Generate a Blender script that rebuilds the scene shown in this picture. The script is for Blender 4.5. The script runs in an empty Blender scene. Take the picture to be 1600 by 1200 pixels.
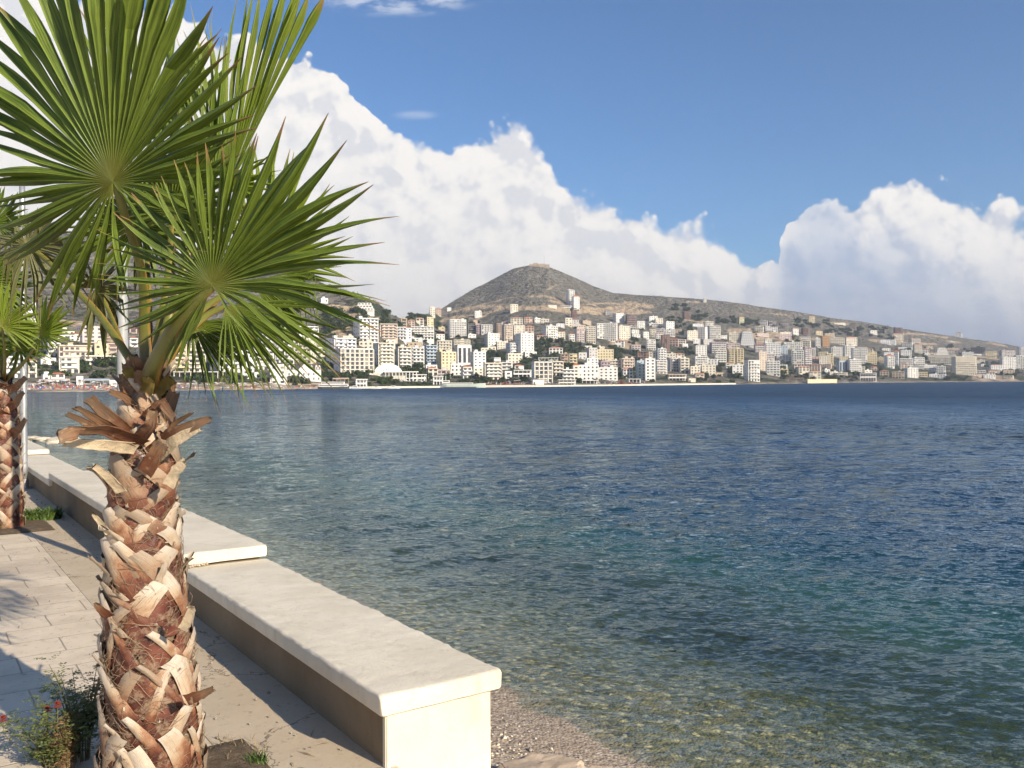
import bpy, math, random
import numpy as np
from mathutils import Vector, Matrix
random.seed(7)
HAZE_D = .00015
R = math.radians
scene = bpy.context.scene
COL = scene.collection
F = 1386.0
CAM_H = 4.0
PAVE = 2.25                       # pavement height above the sea
A_ROLL = 0.0058
PITCH = 3.5 / F
CAM = Vector((0, 0, CAM_H))
FWD = Vector((0, math.cos(PITCH), -math.sin(PITCH)))
UP0 = Vector((0, math.sin(PITCH), math.cos(PITCH)))
RT0 = Vector((1, 0, 0))
RT = RT0 * math.cos(A_ROLL) - UP0 * math.sin(A_ROLL)
UP = RT0 * math.sin(A_ROLL) + UP0 * math.cos(A_ROLL)
def ray(u, v):
    d = FWD + RT * ((u - 800) / F) - UP * ((v - 600) / F)
    return d / d.y
def at(u, v, Y): return CAM + ray(u, v) * Y
def at_z(u, v, z):
    d = ray(u, v)
    return CAM + d * ((z - CAM_H) / d.z)
# wall frame: t runs along the sea wall away from the camera, L to the sea side
TH = math.atan(950 / F)
TU = Vector((-math.sin(TH), math.cos(TH), 0)); LN = Vector((math.cos(TH), math.sin(TH), 0))
def TL(t, L, z=0.0):
    p = TU * t + LN * L
    return Vector((p.x, p.y, z))

# ---------------------------------------------------------------- materials
def newmat(name):
    m = bpy.data.materials.new(name); m.use_nodes = True
    nt = m.node_tree; nt.nodes.clear()
    return m, nt
class NT:
    def __init__(s, nt): s.nt = nt
    def n(s, typ, **kw):
        nd = s.nt.nodes.new(typ)
        for k, v in kw.items():
            if k == 'inp':
                for a, b in v.items():
                    if isinstance(b, bpy.types.NodeSocket): s.nt.links.new(b, nd.inputs[a])
                    else: nd.inputs[a].default_value = b
            else: setattr(nd, k, v)
        return nd
    def math(s, op, a, b=None, c=None, clamp=False):
        nd = s.nt.nodes.new('ShaderNodeMath'); nd.operation = op; nd.use_clamp = clamp
        for i, x in enumerate((a, b, c)):
            if x is None: continue
            if isinstance(x, bpy.types.NodeSocket): s.nt.links.new(x, nd.inputs[i])
            else: nd.inputs[i].default_value = x
        return nd.outputs[0]
    def vmath(s, op, a, b=None, scale=None):
        nd = s.nt.nodes.new('ShaderNodeVectorMath'); nd.operation = op
        for i, x in enumerate((a, b)):
            if x is None: continue
            if isinstance(x, bpy.types.NodeSocket): s.nt.links.new(x, nd.inputs[i])
            else: nd.inputs[i].default_value = x
        if scale is not None:
            if isinstance(scale, bpy.types.NodeSocket): s.nt.links.new(scale, nd.inputs['Scale'])
            else: nd.inputs['Scale'].default_value = scale
        return nd.outputs['Value'] if op in ('DOT_PRODUCT', 'LENGTH', 'DISTANCE') else nd.outputs[0]
    def mix(s, f, a, b, blend='MIX'):
        nd = s.nt.nodes.new('ShaderNodeMix'); nd.data_type = 'RGBA'; nd.blend_type = blend
        for i, x in ((0, f), (6, a), (7, b)):
            if isinstance(x, bpy.types.NodeSocket): s.nt.links.new(x, nd.inputs[i])
            elif i == 0: nd.inputs[0].default_value = x
            else: nd.inputs[i].default_value = (*x, 1) if len(x) == 3 else x
        return nd.outputs[2]
    def ramp(s, f, stops, mode='LINEAR'):
        nd = s.nt.nodes.new('ShaderNodeValToRGB'); s.nt.links.new(f, nd.inputs[0])
        e = nd.color_ramp.elements; nd.color_ramp.interpolation = mode
        while len(e) > 1: e.remove(e[-1])
        for i, (p, c) in enumerate(stops):
            el = e[0] if i == 0 else e.new(p)
            el.position = p; el.color = (*c, 1) if not isinstance(c, (int, float)) else (c, c, c, 1)
        return nd.outputs[0]
    def noise(s, vec, scale, detail=4, rough=.55, dist=0.0, out=0):
        nd = s.n('ShaderNodeTexNoise', inp={'Scale': scale, 'Detail': detail, 'Roughness': rough, 'Distortion': dist})
        if vec is not None: s.nt.links.new(vec, nd.inputs['Vector'])
        return nd.outputs[out]
    def voro(s, vec, scale, feature='F1', out='Distance', rnd=1.0):
        nd = s.n('ShaderNodeTexVoronoi', feature=feature, inp={'Scale': scale, 'Randomness': rnd})
        if vec is not None: s.nt.links.new(vec, nd.inputs['Vector'])
        return nd.outputs[out]
    def smooth(s, x, a, b, lo=0.0, hi=1.0):
        nd = s.n('ShaderNodeMapRange', interpolation_type='SMOOTHSTEP', inp={0: x, 1: a, 2: b, 3: lo, 4: hi})
        return nd.outputs[0]
    def pos(s): return s.n('ShaderNodeNewGeometry').outputs['Position']
    def obj(s): return s.n('ShaderNodeTexCoord').outputs['Object']
    def bump(s, h, strength=.3, dist=.01, normal=None):
        nd = s.n('ShaderNodeBump', inp={'Height': h, 'Strength': strength, 'Distance': dist})
        if normal: s.nt.links.new(normal, nd.inputs['Normal'])
        return nd.outputs[0]
    def princ(s, color, rough=.7, normal=None, spec=.3, metal=0.0, **kw):
        nd = s.nt.nodes.new('ShaderNodeBsdfPrincipled')
        for k, x in (('Base Color', color), ('Roughness', rough), ('Normal', normal), ('Specular IOR Level', spec), ('Metallic', metal)):
            if x is None: continue
            if isinstance(x, bpy.types.NodeSocket): s.nt.links.new(x, nd.inputs[k])
            else: nd.inputs[k].default_value = (*x, 1) if isinstance(x, tuple) and len(x) == 3 else x
        return nd.outputs[0]
    def out(s, sh): 
        o = s.nt.nodes.new('ShaderNodeOutputMaterial'); s.nt.links.new(sh, o.inputs[0])

MATS = {}
def simple(name, c, rough=.7, var=.15, scale=3.0, bump=0.0, bscale=20.0, spec=.3, metal=0.0, world=False):
    if name in MATS: return MATS[name]
    m, nt = newmat(name); N = NT(nt)
    v = N.pos() if world else N.obj()
    n1 = N.noise(v, scale, 5, .6)
    col = N.mix(N.ramp(n1, [(.3, 0.0), (.7, 1.0)]), tuple(x * (1 - var) for x in c), tuple(min(1, x * (1 + var)) for x in c))
    nrm = N.bump(N.noise(v, bscale, 4, .6), bump, .01) if bump else None
    N.out(N.princ(col, rough, nrm, spec, metal)); MATS[name] = m
    return m

# ---------------------------------------------------------------- meshes
class MB:
    def __init__(s): s.v = []; s.f = []; s.m = []; s.uv = None
    def quad(s, a, b, c, d, m=0):
        i = len(s.v); s.v += [tuple(a), tuple(b), tuple(c), tuple(d)]; s.f.append((i, i + 1, i + 2, i + 3)); s.m.append(m)
    def box(s, x0, x1, y0, y1, z0, z1, m=0, mtop=None):
        i = len(s.v)
        s.v += [(x0, y0, z0), (x1, y0, z0), (x1, y1, z0), (x0, y1, z0), (x0, y0, z1), (x1, y0, z1), (x1, y1, z1), (x0, y1, z1)]
        for q in ((0, 3, 2, 1), (0, 1, 5, 4), (1, 2, 6, 5), (2, 3, 7, 6), (3, 0, 4, 7)):
            s.f.append(tuple(i + k for k in q)); s.m.append(m)
        s.f.append((i + 4, i + 5, i + 6, i + 7)); s.m.append(m if mtop is None else mtop)
    def poly(s, pts, m=0):
        i = len(s.v); s.v += [tuple(p) for p in pts]; s.f.append(tuple(range(i, i + len(pts)))); s.m.append(m)
    def tube(s, pts, rad, n=6, m=0, cap=True):
        pts = [Vector(p) for p in pts]; rings = []
        ref = Vector((.13, .37, .92))
        for k, p in enumerate(pts):
            d = (pts[min(k + 1, len(pts) - 1)] - pts[max(k - 1, 0)])
            d = d.normalized() if d.length > 1e-9 else Vector((0, 0, 1))
            a = d.cross(ref)
            if a.length < .05: a = d.cross(Vector((1, 0, 0)))
            a.normalize(); b = d.cross(a)
            r = rad[k] if isinstance(rad, (list, tuple)) else rad
            rings.append(len(s.v))
            for q in range(n):
                g = 2 * math.pi * q / n
                s.v.append(tuple(p + a * (r * math.cos(g)) + b * (r * math.sin(g))))
        for k in range(len(pts) - 1):
            for q in range(n):
                s.f.append((rings[k] + q, rings[k] + (q + 1) % n, rings[k + 1] + (q + 1) % n, rings[k + 1] + q)); s.m.append(m)
        if cap:
            s.f.append(tuple(rings[0] + q for q in range(n))[::-1]); s.m.append(m)
            s.f.append(tuple(rings[-1] + q for q in range(n))); s.m.append(m)
    def grid(s, rows, m=0, closed=False):
        i0 = len(s.v); nr = len(rows); nc = len(rows[0])
        for r in rows: s.v += [tuple(p) for p in r]
        for a in range(nr - 1):
            for b in range(nc if closed else nc - 1):
                b2 = (b + 1) % nc
                s.f.append((i0 + a * nc + b, i0 + a * nc + b2, i0 + (a + 1) * nc + b2, i0 + (a + 1) * nc + b)); s.m.append(m)
    def mesh(s, name, mats, smooth=False):
        me = bpy.data.meshes.new(name); me.from_pydata(s.v, [], s.f)
        for m in mats: me.materials.append(m)
        if len(mats) > 1: me.polygons.foreach_set('material_index', s.m)
        if smooth: me.polygons.foreach_set('use_smooth', [True] * len(s.f))
        if s.uv is not None:
            l = me.uv_layers.new(name='UVMap')
            li = np.empty(len(me.loops), np.int32); me.loops.foreach_get('vertex_index', li)
            l.data.foreach_set('uv', np.array(s.uv, np.float32)[li].ravel())
        me.update(); return me
    def obj(s, name, mats, parent=None, smooth=False, loc=None):
        if not isinstance(mats, (list, tuple)): mats = [mats]
        return link(name, s.mesh(name, mats, smooth), parent, loc)
def link(name, data, parent=None, loc=None):
    o = bpy.data.objects.new(name, data); COL.objects.link(o)
    if parent is not None: o.parent = parent
    if loc is not None: o.location = loc
    return o
def tag(o, label=None, cat=None, group=None, kind=None):
    if label: o['label'] = label
    if cat: o['category'] = cat
    if group: o['group'] = group
    if kind: o['kind'] = kind
    return o
def thing(name, label, cat, loc=(0, 0, 0), rz=0.0, group=None):
    o = link(name, None); o.location = loc; o.rotation_euler = (0, 0, rz); o.empty_display_size = .2
    return tag(o, label, cat, group)
def np_mesh(name, verts, faces, mat, smooth=True):
    me = bpy.data.meshes.new(name)
    verts = np.asarray(verts, np.float32); faces = np.asarray(faces, np.int32)
    me.vertices.add(len(verts)); me.vertices.foreach_set('co', verts.ravel())
    k = faces.shape[1]; nf = len(faces)
    me.loops.add(nf * k); me.loops.foreach_set('vertex_index', faces.ravel())
    me.polygons.add(nf); me.polygons.foreach_set('loop_start', np.arange(nf) * k)
    me.polygons.foreach_set('use_smooth', np.full(nf, smooth))
    me.update(calc_edges=True); me.materials.append(mat)
    return me
def grid_faces(nr, nc):
    i = np.arange(nr - 1)[:, None] * nc + np.arange(nc - 1)[None, :]
    return np.stack([i, i + 1, i + nc + 1, i + nc], -1).reshape(-1, 4)
def interp(x, tab): return float(np.interp(x, [a for a, b in tab], [b for a, b in tab]))

# ---------------------------------------------------------------- camera, light, world
cam = bpy.data.cameras.new('camera'); camo = link('camera', cam)
cam.sensor_width = 36.0; cam.lens = 36.0 * F / 1600.0; cam.clip_start = .05; cam.clip_end = 60000
mw = Matrix.Identity(4)
for i, vec in enumerate((RT, UP, -FWD)):
    for j in range(3): mw[j][i] = vec[j]
mw.translation = CAM
camo.matrix_world = mw
scene.camera = camo

SUN_AZ = R(135.0); SUN_EL = R(25.0)       # clockwise from +Y
sd = bpy.data.lights.new('sun', 'SUN'); sd.energy = 5.0; sd.angle = R(.53); sd.color = (1.0, .87, .69)
so = link('sun', sd)
sv = Vector((math.sin(SUN_AZ) * math.cos(SUN_EL), math.cos(SUN_AZ) * math.cos(SUN_EL), math.sin(SUN_EL)))
so.rotation_euler = sv.to_track_quat('Z', 'Y').to_euler(); so.location = (20, -20, 30)

w = bpy.data.worlds.new('World'); scene.world = w; w.use_nodes = True
wnt = w.node_tree; wnt.nodes.clear(); W = NT(wnt)
sky = W.n('ShaderNodeTexSky'); sky.sky_type = 'NISHITA'; sky.sun_disc = False
sky.sun_elevation = SUN_EL; sky.sun_rotation = SUN_AZ; sky.altitude = 0; sky.air_density = 1.0; sky.dust_density = .4; sky.ozone_density = 2.2
tc = W.n('ShaderNodeTexCoord').outputs['Generated']
sx = W.n('ShaderNodeSeparateXYZ', inp={0: tc})
ay = W.math('ADD', W.math('ABSOLUTE', sx.outputs[1]), .02)
U = W.math('DIVIDE', sx.outputs[0], ay)          # tangent of the bearing
V = W.math('DIVIDE', sx.outputs[2], ay)          # tangent of the elevation
uv = W.n('ShaderNodeCombineXYZ', inp={0: U, 1: V}).outputs[0]
def curve(x, pts, x0, x1, y0, y1):
    """piecewise curve node: pts are (x, y) in the ranges given"""
    nd = W.n('ShaderNodeFloatCurve'); c = nd.mapping.curves[0]
    P = [((a - x0) / (x1 - x0), (b - y0) / (y1 - y0)) for a, b in pts]
    c.points[0].location = P[0]; c.points[1].location = P[-1]
    for p in P[1:-1]: c.points.new(*p)
    for p in c.points: p.handle_type = 'VECTOR'
    nd.mapping.update()
    t = W.n('ShaderNodeMapRange', inp={0: x, 1: x0, 2: x1, 3: 0.0, 4: 1.0}).outputs[0]
    wnt.links.new(t, nd.inputs['Value'])
    return W.math('MULTIPLY_ADD', nd.outputs[0], y1 - y0, y0)
def pxu(a): return (a - 800) / F
def pxv(b): return (596.5 - b) / F
TOP = [(-900, 200), (-400, 60), (0, -40), (200, -10), (260, 20), (330, 18), (370, 40), (430, 60), (480, 80), (540, 112), (580, 150), (600, 188), (640, 200), (690, 212),
       (730, 192), (770, 175), (800, 180), (830, 205), (850, 235), (868, 262), (900, 286), (950, 302), (990, 332), (1040, 342), (1110, 346), (1150, 366), (1190, 388), (1207, 408),
       (1213, 370), (1222, 338), (1245, 312), (1275, 298), (1310, 292), (1332, 298), (1348, 280), (1385, 267), (1425, 272), (1455, 292), (1490, 302), (1520, 322), (1548, 307), (1572, 318), (1595, 342), (1660, 330), (1800, 380), (2200, 470), (2700, 480)]
top = curve(U, [(pxu(a), pxv(b)) for a, b in TOP], -1.3, 1.4, -.1, .5)
# fluffy displacement of the outline
def puff(vec):
    n1 = W.noise(vec, 11.0, 6, .56, .2)
    v1 = W.voro(W.vmath('ADD', vec, W.vmath('SCALE', W.noise(vec, 30.0, 3, .5, 0, 1), scale=.02)), 26.0, 'SMOOTH_F1')
    v2 = W.voro(vec, 60.0, 'SMOOTH_F1')
    a = W.math('MULTIPLY_ADD', n1, 1.5, W.math('MULTIPLY', v1, -1.0))
    v3 = W.voro(vec, 130.0, 'SMOOTH_F1')
    return W.math('MULTIPLY_ADD', v3, -.24, W.math('MULTIPLY_ADD', v2, -.38, a))
p0 = puff(uv)
p1 = puff(W.vmath('ADD', uv, (.010, .011, 0)))
relief = W.math('SUBTRACT', p0, p1)
dep = W.math('SUBTRACT', top, V)                       # depth below the outline
depn = W.math('MULTIPLY_ADD', W.math('SUBTRACT', p0, .44), .044, dep)
soft = W.noise(uv, 5.0, 2)
edge_w = W.smooth(soft, .4, .62, .003, .016)
mask = W.n('ShaderNodeMapRange', interpolation_type='SMOOTHSTEP', inp={0: depn, 1: -.002, 2: edge_w, 3: 0.0, 4: 1.0}).outputs[0]
white = curve(U, [(pxu(a), b / F) for a, b in ((-900, 300), (0, 600), (600, 620), (700, 600), (850, 480), (950, 330), (1050, 230), (1150, 140), (1205, 50), (1215, 40), (1300, 60), (1350, 120), (1450, 165), (1540, 150), (1600, 180), (1800, 120), (2700, 60))], -1.3, 1.4, 0, .5)
big = W.noise(uv, 7.0, 5, .6)
wn = W.math('SUBTRACT', white, W.math('MULTIPLY_ADD', W.math('SUBTRACT', big, .5), .16, W.math('MULTIPLY_ADD', p0, -.06, depn)))
wht = W.smooth(wn, -.04, .09)
ramp_ = W.smooth(dep, .0, .18, 2.5, .95)
lit = W.math('ADD', W.math('MULTIPLY', relief, ramp_), W.math('MULTIPLY_ADD', W.noise(W.vmath('ADD', uv, (7.3, 2.2, 0)), 3.6, 5, .55), .5, .46), clamp=True)
lit = W.math('MAXIMUM', lit, W.smooth(U, .15, .4, .34, .12))
greyp = W.smooth(W.noise(W.vmath('ADD', uv, (3.1, 1.7, 0)), 6.0, 4, .6), .42, .66)
lit2 = W.math('SUBTRACT', lit, W.math('MULTIPLY', greyp, .07), clamp=True)
ccol = W.ramp(lit2, [(0.0, (.64, .68, .76)), (.35, (.84, .84, .86)), (.6, (.97, .945, .92)), (1.0, (1.05, 1.01, .96))])
low = W.smooth(V, .0, .16)
ccol = W.mix(low, W.mix(.5, ccol, (.86, .80, .76)), ccol)
hazec = W.mix(W.smooth(V, 0.0, .2), (.46, .53, .66), (.44, .55, .75))
cc = W.mix(wht, W.mix(W.math('MULTIPLY', lit2, .25), hazec, ccol), ccol)
# thin streaks high up
st = W.vmath('MULTIPLY', W.vmath('SUBTRACT', uv, (pxu(630), pxv(8), 0)), (1.0, 1.0, 0))
sl = W.vmath('LENGTH', W.vmath('MULTIPLY', st, (11.0, 46.0, 0)))
stn = W.noise(W.vmath('MULTIPLY', uv, (1, 3.2, 0)), 24.0, 5, .6)
cir = W.math('MULTIPLY', W.smooth(sl, .5, 1.15, 1.0, 0.0), W.smooth(stn, .38, .62))
sl2 = W.vmath('LENGTH', W.vmath('MULTIPLY', W.vmath('SUBTRACT', uv, (pxu(655), pxv(188), 0)), (36.0, 160.0, 0)))
cir = W.math('MAXIMUM', W.math('MULTIPLY', cir, .75), W.math('MULTIPLY', W.smooth(sl2, .3, 1.1, .6, 0.0), stn))
GAIN = 8.3
skyc = W.mix(1.0, sky.outputs[0], (.69, .90, 1.14), 'MULTIPLY')
cloud = W.vmath('SCALE', cc, scale=GAIN)
tot = W.mix(W.math('MULTIPLY', cir, .8), skyc, (GAIN * .85, GAIN * .88, GAIN * .95))
tot = W.mix(mask, tot, cloud)
bg = W.n('ShaderNodeBackground', inp={0: tot, 1: .09})
wo = W.n('ShaderNodeOutputWorld'); wnt.links.new(bg.outputs[0], wo.inputs[0])
vs = scene.view_settings
scene.display_settings.display_device = 'sRGB'
vs.view_transform = 'Standard'; vs.look = 'None'; vs.gamma = 1.0; vs.exposure = 0.45; vs.use_curve_mapping = False
scene.cycles.max_bounces = 6; scene.cycles.transparent_max_bounces = 12
# ---------------------------------------------------------------- the hills across the bay
YC = [(-500, 400), (0, 450), (100, 470), (350, 540), (600, 620), (850, 680), (1000, 780), (1150, 900), (1300, 1120), (1600, 1350), (1800, 1600), (2100, 2000)]
YR = [(-500, 1050), (0, 1050), (450, 1050), (560, 1000), (630, 1080), (700, 1650), (760, 1850), (840, 1900), (1000, 2000), (1600, 2500), (2100, 3000)]
SKY = [(-500, 290), (-200, 320), (0, 343), (60, 350), (150, 372), (250, 392), (350, 405), (450, 425), (520, 447), (560, 458), (590, 472), (612, 492), (635, 500), (652, 493), (670, 490), (690, 483), (705, 472), (740, 452), (780, 431), (805, 419), (825, 415), (855, 416), (875, 423), (900, 434), (930, 448), (960, 459), (1000, 461), (1050, 464), (1100, 468), (1150, 473), (1200, 481), (1250, 488), (1300, 497), (1350, 503), (1400, 512), (1450, 520), (1500, 527), (1550, 534), (1600, 543), (1700, 560), (1800, 572), (2100, 590)]
def vcoast(u):
    Y = interp(u, YC)
    # pixel row of sea level at that depth
    r = -CAM_H / Y
    v0 = 596.5 - A_ROLL * (u - 800)
    return v0 - r * F
def terr(u, s):
    Yc, Yr = interp(u, YC), interp(u, YR)
    vc, vs_ = vcoast(u), interp(u, SKY)
    return at(u, vc + (vs_ - vc) * s, Yc + (Yr - Yc) * s)
def base(u, v):
    vc, vs_ = vcoast(u), interp(u, SKY)
    s = max(.012, min(1.0, (vc - v) / (vc - vs_)))
    return terr(u, s), s
# earth scars and tracks, as polylines across the slopes (colour only)
SCAR = [([(560, 482), (545, 500), (530, 520), (560, 524)], 7), ([(700, 490), (760, 475), (800, 465), (850, 463), (880, 470)], 1.6), ([(745, 497), (790, 478), (830, 482)], 2.4),
        ([(800, 480), (850, 480), (890, 486), (940, 484), (990, 480)], 4.5), ([(860, 470), (885, 476), (960, 474), (1010, 478)], 2.0), ([(905, 480), (940, 487), (1000, 487)], 5),
        ([(980, 473), (1015, 478)], 4), ([(980, 488), (1015, 488)], 3), ([(1020, 512), (1035, 503)], 2), ([(1072, 499), (1090, 503), (1105, 505)], 2.6), ([(1140, 517), (1170, 515)], 3),
        ([(1166, 487), (1200, 489), (1232, 492), (1240, 500)], 1.2), ([(1178, 525), (1200, 524), (1222, 527)], 6), ([(1300, 505), (1325, 506)], 1.6), ([(1360, 531), (1400, 536), (1420, 537)], 3),
        ([(1410, 521), (1440, 522), (1480, 528)], 2.0), ([(1425, 536), (1462, 537)], 2.2), ([(1480, 533), (1500, 536)], 2), ([(1512, 555), (1562, 562)], 1.6), ([(1525, 590), (1545, 596)], 4),
        ([(1553, 590), (1585, 596)], 5), ([(965, 535), (990, 540)], 7), ([(1430, 575), (1500, 581)], 1.5), ([(690, 500), (720, 495), (760, 490)], 2.2), ([(100, 505), (140, 507)], 5), ([(160, 525), (180, 530)], 7),
        ([(520, 478), (550, 482)], 5), ([(575, 495), (590, 498)], 4), ([(1075, 472), (1090, 473)], 2), ([(1545, 535), (1570, 541)], 2), ([(720, 484), (740, 482), (790, 478)], 3), ([(1050, 490), (1060, 478)], 1.2),
        ([(840, 430), (862, 447), (850, 460)], .9), ([(850, 455), (880, 440)], .8), ([(870, 462), (905, 466), (935, 480)], 1.6), ([(1215, 535), (1260, 530), (1330, 530)], 3)]
def seg_dist(u, v, pts):
    d = 1e9
    for (a, b), (c, e) in zip(pts[:-1], pts[1:]):
        dx, dy = c - a, e - b
        t = np.clip(((u - a) * dx + (v - b) * dy) / (dx * dx + dy * dy), 0, 1)
        d = np.minimum(d, np.hypot((u - a - t * dx) * .55, v - b - t * dy))
    return d
us = np.concatenate([np.linspace(-500, -20, 40), np.linspace(-15, 1615, 620), np.linspace(1620, 2100, 40)])
ss = np.concatenate([[-.03], np.linspace(0, .1, 16), np.linspace(.11, 1.0, 110), [1.03, 1.08, 1.2, 1.4]])
uu, sg = np.meshgrid(us, ss)
yc = np.interp(uu, *zip(*YC)); yr = np.interp(uu, *zip(*YR)); vk = np.interp(uu, *zip(*SKY))
vc = 596.5 - A_ROLL * (uu - 800) + CAM_H * F / yc
vv = vc + (vk - vc) * np.minimum(sg, 1)
YY = yc + (yr - yc) * sg
d0 = np.array(FWD)[None, None, :] + np.array(RT)[None, None, :] * ((uu - 800) / F)[..., None] - np.array(UP)[None, None, :] * ((vv - 600) / F)[..., None]
P = np.array(CAM) + d0 / d0[..., 1:2] * YY[..., None]
rs = np.random.RandomState(3)
def vnoise(x, y, seed):
    r = np.random.RandomState(seed); T = r.rand(128, 128)
    xi = np.floor(x).astype(int); yi = np.floor(y).astype(int); fx = x - xi; fy = y - yi
    fx = fx * fx * (3 - 2 * fx); fy = fy * fy * (3 - 2 * fy)
    g = lambda a, b: T[a % 128, b % 128]
    return (g(xi, yi) * (1 - fx) + g(xi + 1, yi) * fx) * (1 - fy) + (g(xi, yi + 1) * (1 - fx) + g(xi + 1, yi + 1) * fx) * fy
def fbm(x, y, seed, o=5):
    t = 0; a = .5
    for k in range(o): t = t + a * vnoise(x * 2 ** k, y * 2 ** k, seed + k); a *= .5
    return t
rough = (fbm(P[..., 0] / 60, P[..., 1] / 60, 11) - .48) * 16 + (fbm(P[..., 0] / 14, P[..., 1] / 14, 31, 4) - .48) * 5
P[..., 2] += rough * np.clip((sg - .3) * 2.2, 0, 1) * np.clip(1.25 - sg, .25, 1)
back = np.clip(sg - 1, 0, 1)
P[..., 2] -= back * 350
P[0, :, 2] = -6
sand = ((uu < 545) & (sg < .055)).astype(float)
scar = np.zeros_like(uu)
wob = (fbm(uu / 9, vv / 4, 77, 3) - .45) * 3.5
for pts, wd in SCAR:
    scar = np.maximum(scar, np.clip((wd * 1.05 - seg_dist(uu, vv, pts) + wob) / 1.5, 0, 1))
shore = np.clip(1 - sg / .035, 0, 1) * (uu >= 545)
green = np.clip((fbm(P[..., 0] / 70, P[..., 1] / 45, 5) - .38) * 5 * np.clip(1.15 - sg * 1.5, -.15, 1), 0, 1)
green = np.maximum(green, ((uu > 540) & (uu < 690)) * np.clip((fbm(P[..., 0] / 50, P[..., 1] / 50, 9) - .35) * 5, 0, 1) * (sg < .98))
m, nt = newmat('hill_ground'); N = NT(nt)
at1 = N.n('ShaderNodeAttribute', attribute_name='soil').outputs['Color']
sp = N.n('ShaderNodeSeparateColor', inp={0: at1})
pos = N.pos()
n1 = N.noise(pos, .012, 5, .6); n2 = N.noise(pos, .09, 6, .65); n3 = N.voro(pos, .11); n4 = N.noise(pos, .35, 3, .6)
g0 = N.mix(N.ramp(n1, [(.35, 0.0), (.65, 1.0)]), (.200, .185, .148), (.275, .250, .200))
g0 = N.mix(N.smooth(n2, .42, .66), g0, (.105, .098, .066))
g0 = N.mix(N.smooth(n4, .50, .66, 0.0, .65), g0, (.30, .26, .20))
g0 = N.mix(N.smooth(n3, .30, .12, 0.0, .85), g0, (.048, .058, .030))
g1 = N.mix(N.smooth(n4, .35, .65), (.030, .048, .020), (.075, .092, .040))
g0 = N.mix(N.math('MULTIPLY', sp.outputs[1], .9), g0, g1)
g0 = N.mix(sp.outputs[0], g0, N.mix(N.smooth(n2, .4, .7), (.60, .46, .30), (.42, .31, .20)))
g0 = N.mix(sp.outputs[2], g0, N.mix(N.smooth(n2, .4, .6), (.60, .50, .36), (.42, .34, .25)))
gul = N.noise(N.vmath('MULTIPLY', pos, (1, .35, .35)), .03, 5, .65)
g0 = N.mix(N.smooth(gul, .56, .68, 0, .45), g0, (.085, .080, .055))
rk = N.smooth(N.noise(N.vmath('MULTIPLY', pos, (1, 1, 2.4)), .055, 6, .75), .57, .66, 0, .6)
g0 = N.mix(rk, g0, (.42, .39, .34))
bmp = N.bump(N.math('ADD', N.math('ADD', N.math('MULTIPLY', n3, -.6), n2), N.math('MULTIPLY', gul, 2.2)), 1.0, 8.0)
N.out(N.princ(g0, .95, bmp, .1))
me = np_mesh('hillside', P.reshape(-1, 3), grid_faces(*uu.shape), m)
ca = me.color_attributes.new('soil', 'FLOAT_COLOR', 'POINT')
cd = np.stack([scar, green, np.maximum(sand, shore * .8), np.ones_like(uu)], -1).astype(np.float32)
ca.data.foreach_set('color', cd.ravel())
hill = link('hillside', me); tag(hill, 'dry brown hillside rising behind the town to a cone-shaped summit', None, None, 'structure')

# ---------------------------------------------------------------- the sea
def waves(x, y, spacing):
    r = np.random.RandomState(21); z = np.zeros_like(x)
    for k in range(46):
        lam = .26 * (1.085 ** k) * (1 + .1 * r.rand())
        th = R(-62) + r.randn() * .62
        kk = 2 * math.pi / lam
        amp = .0042 * lam ** .75 * (1.0 if lam < 1.6 else (1.6 / lam) ** 1.1)
        fade = np.clip((lam / spacing - 2.2) / 2.5, 0, 1)
        ph = r.rand() * 6.28
        q = np.sin((x * math.cos(th) + y * math.sin(th)) * kk + ph)
        z += amp * fade * (q + .25 * np.abs(q))
    return z
rows = np.concatenate([np.geomspace(3.2, 130, 560), np.geomspace(135, 9000, 50)])
cols = np.linspace(-1.15, 1.15, 600)
yy, cx = np.meshgrid(rows, cols, indexing='ij')
xx = cx * yy
spc = np.maximum(np.gradient(rows)[:, None] * np.ones_like(yy), yy * (2.3 / 600))
patch = .55 + .8 * fbm(xx / 9 + 40, yy / 14 + 40, 51, 3)
Lc = xx * LN.x + yy * LN.y
zz = waves(xx, yy, spc) * patch * np.clip((Lc - 6.3) / 2.5, .25, 1)
m, nt = newmat('sea_water'); N = NT(nt)
pos = N.pos(); sp = N.n('ShaderNodeSeparateXYZ', inp={0: pos})
Ld = N.vmath('DOT_PRODUCT', pos, tuple(LN))
dist = N.math('MULTIPLY', Ld, 1.3)          # distance offshore: open water is rougher
rot = N.n('ShaderNodeMapping', inp={'Vector': pos, 'Rotation': (0, 0, R(28)), 'Scale': (1, 1.9, 1)}).outputs[0]
pat = N.smooth(N.noise(N.vmath('MULTIPLY', pos, (1, .55, 1)), .05, 4, .6), .3, .7, .55, 1.25)
def slope(scale, k, det=2):
    c = N.noise(rot, scale, det, .55, 0, 1)
    return N.vmath('SCALE', N.vmath('SUBTRACT', c, (.5, .5, .5)), scale=k)
far = N.smooth(dist, 14.0, 90.0)
nv = slope(11.0, .85, 3); nv = N.vmath('ADD', nv, slope(3.8, .95))
nv2 = N.vmath('ADD', slope(1.3, 1.7), slope(.35, 1.1))
nv = N.vmath('ADD', nv, N.vmath('SCALE', nv2, scale=N.math('MULTIPLY_ADD', far, .9, .12)))
nv = N.vmath('SCALE', nv, scale=pat)
nv = N.vmath('MULTIPLY', nv, (1, 1, 0))
nrm = N.vmath('NORMALIZE', N.vmath('ADD', N.n('ShaderNodeNewGeometry').outputs['Normal'], nv))
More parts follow.
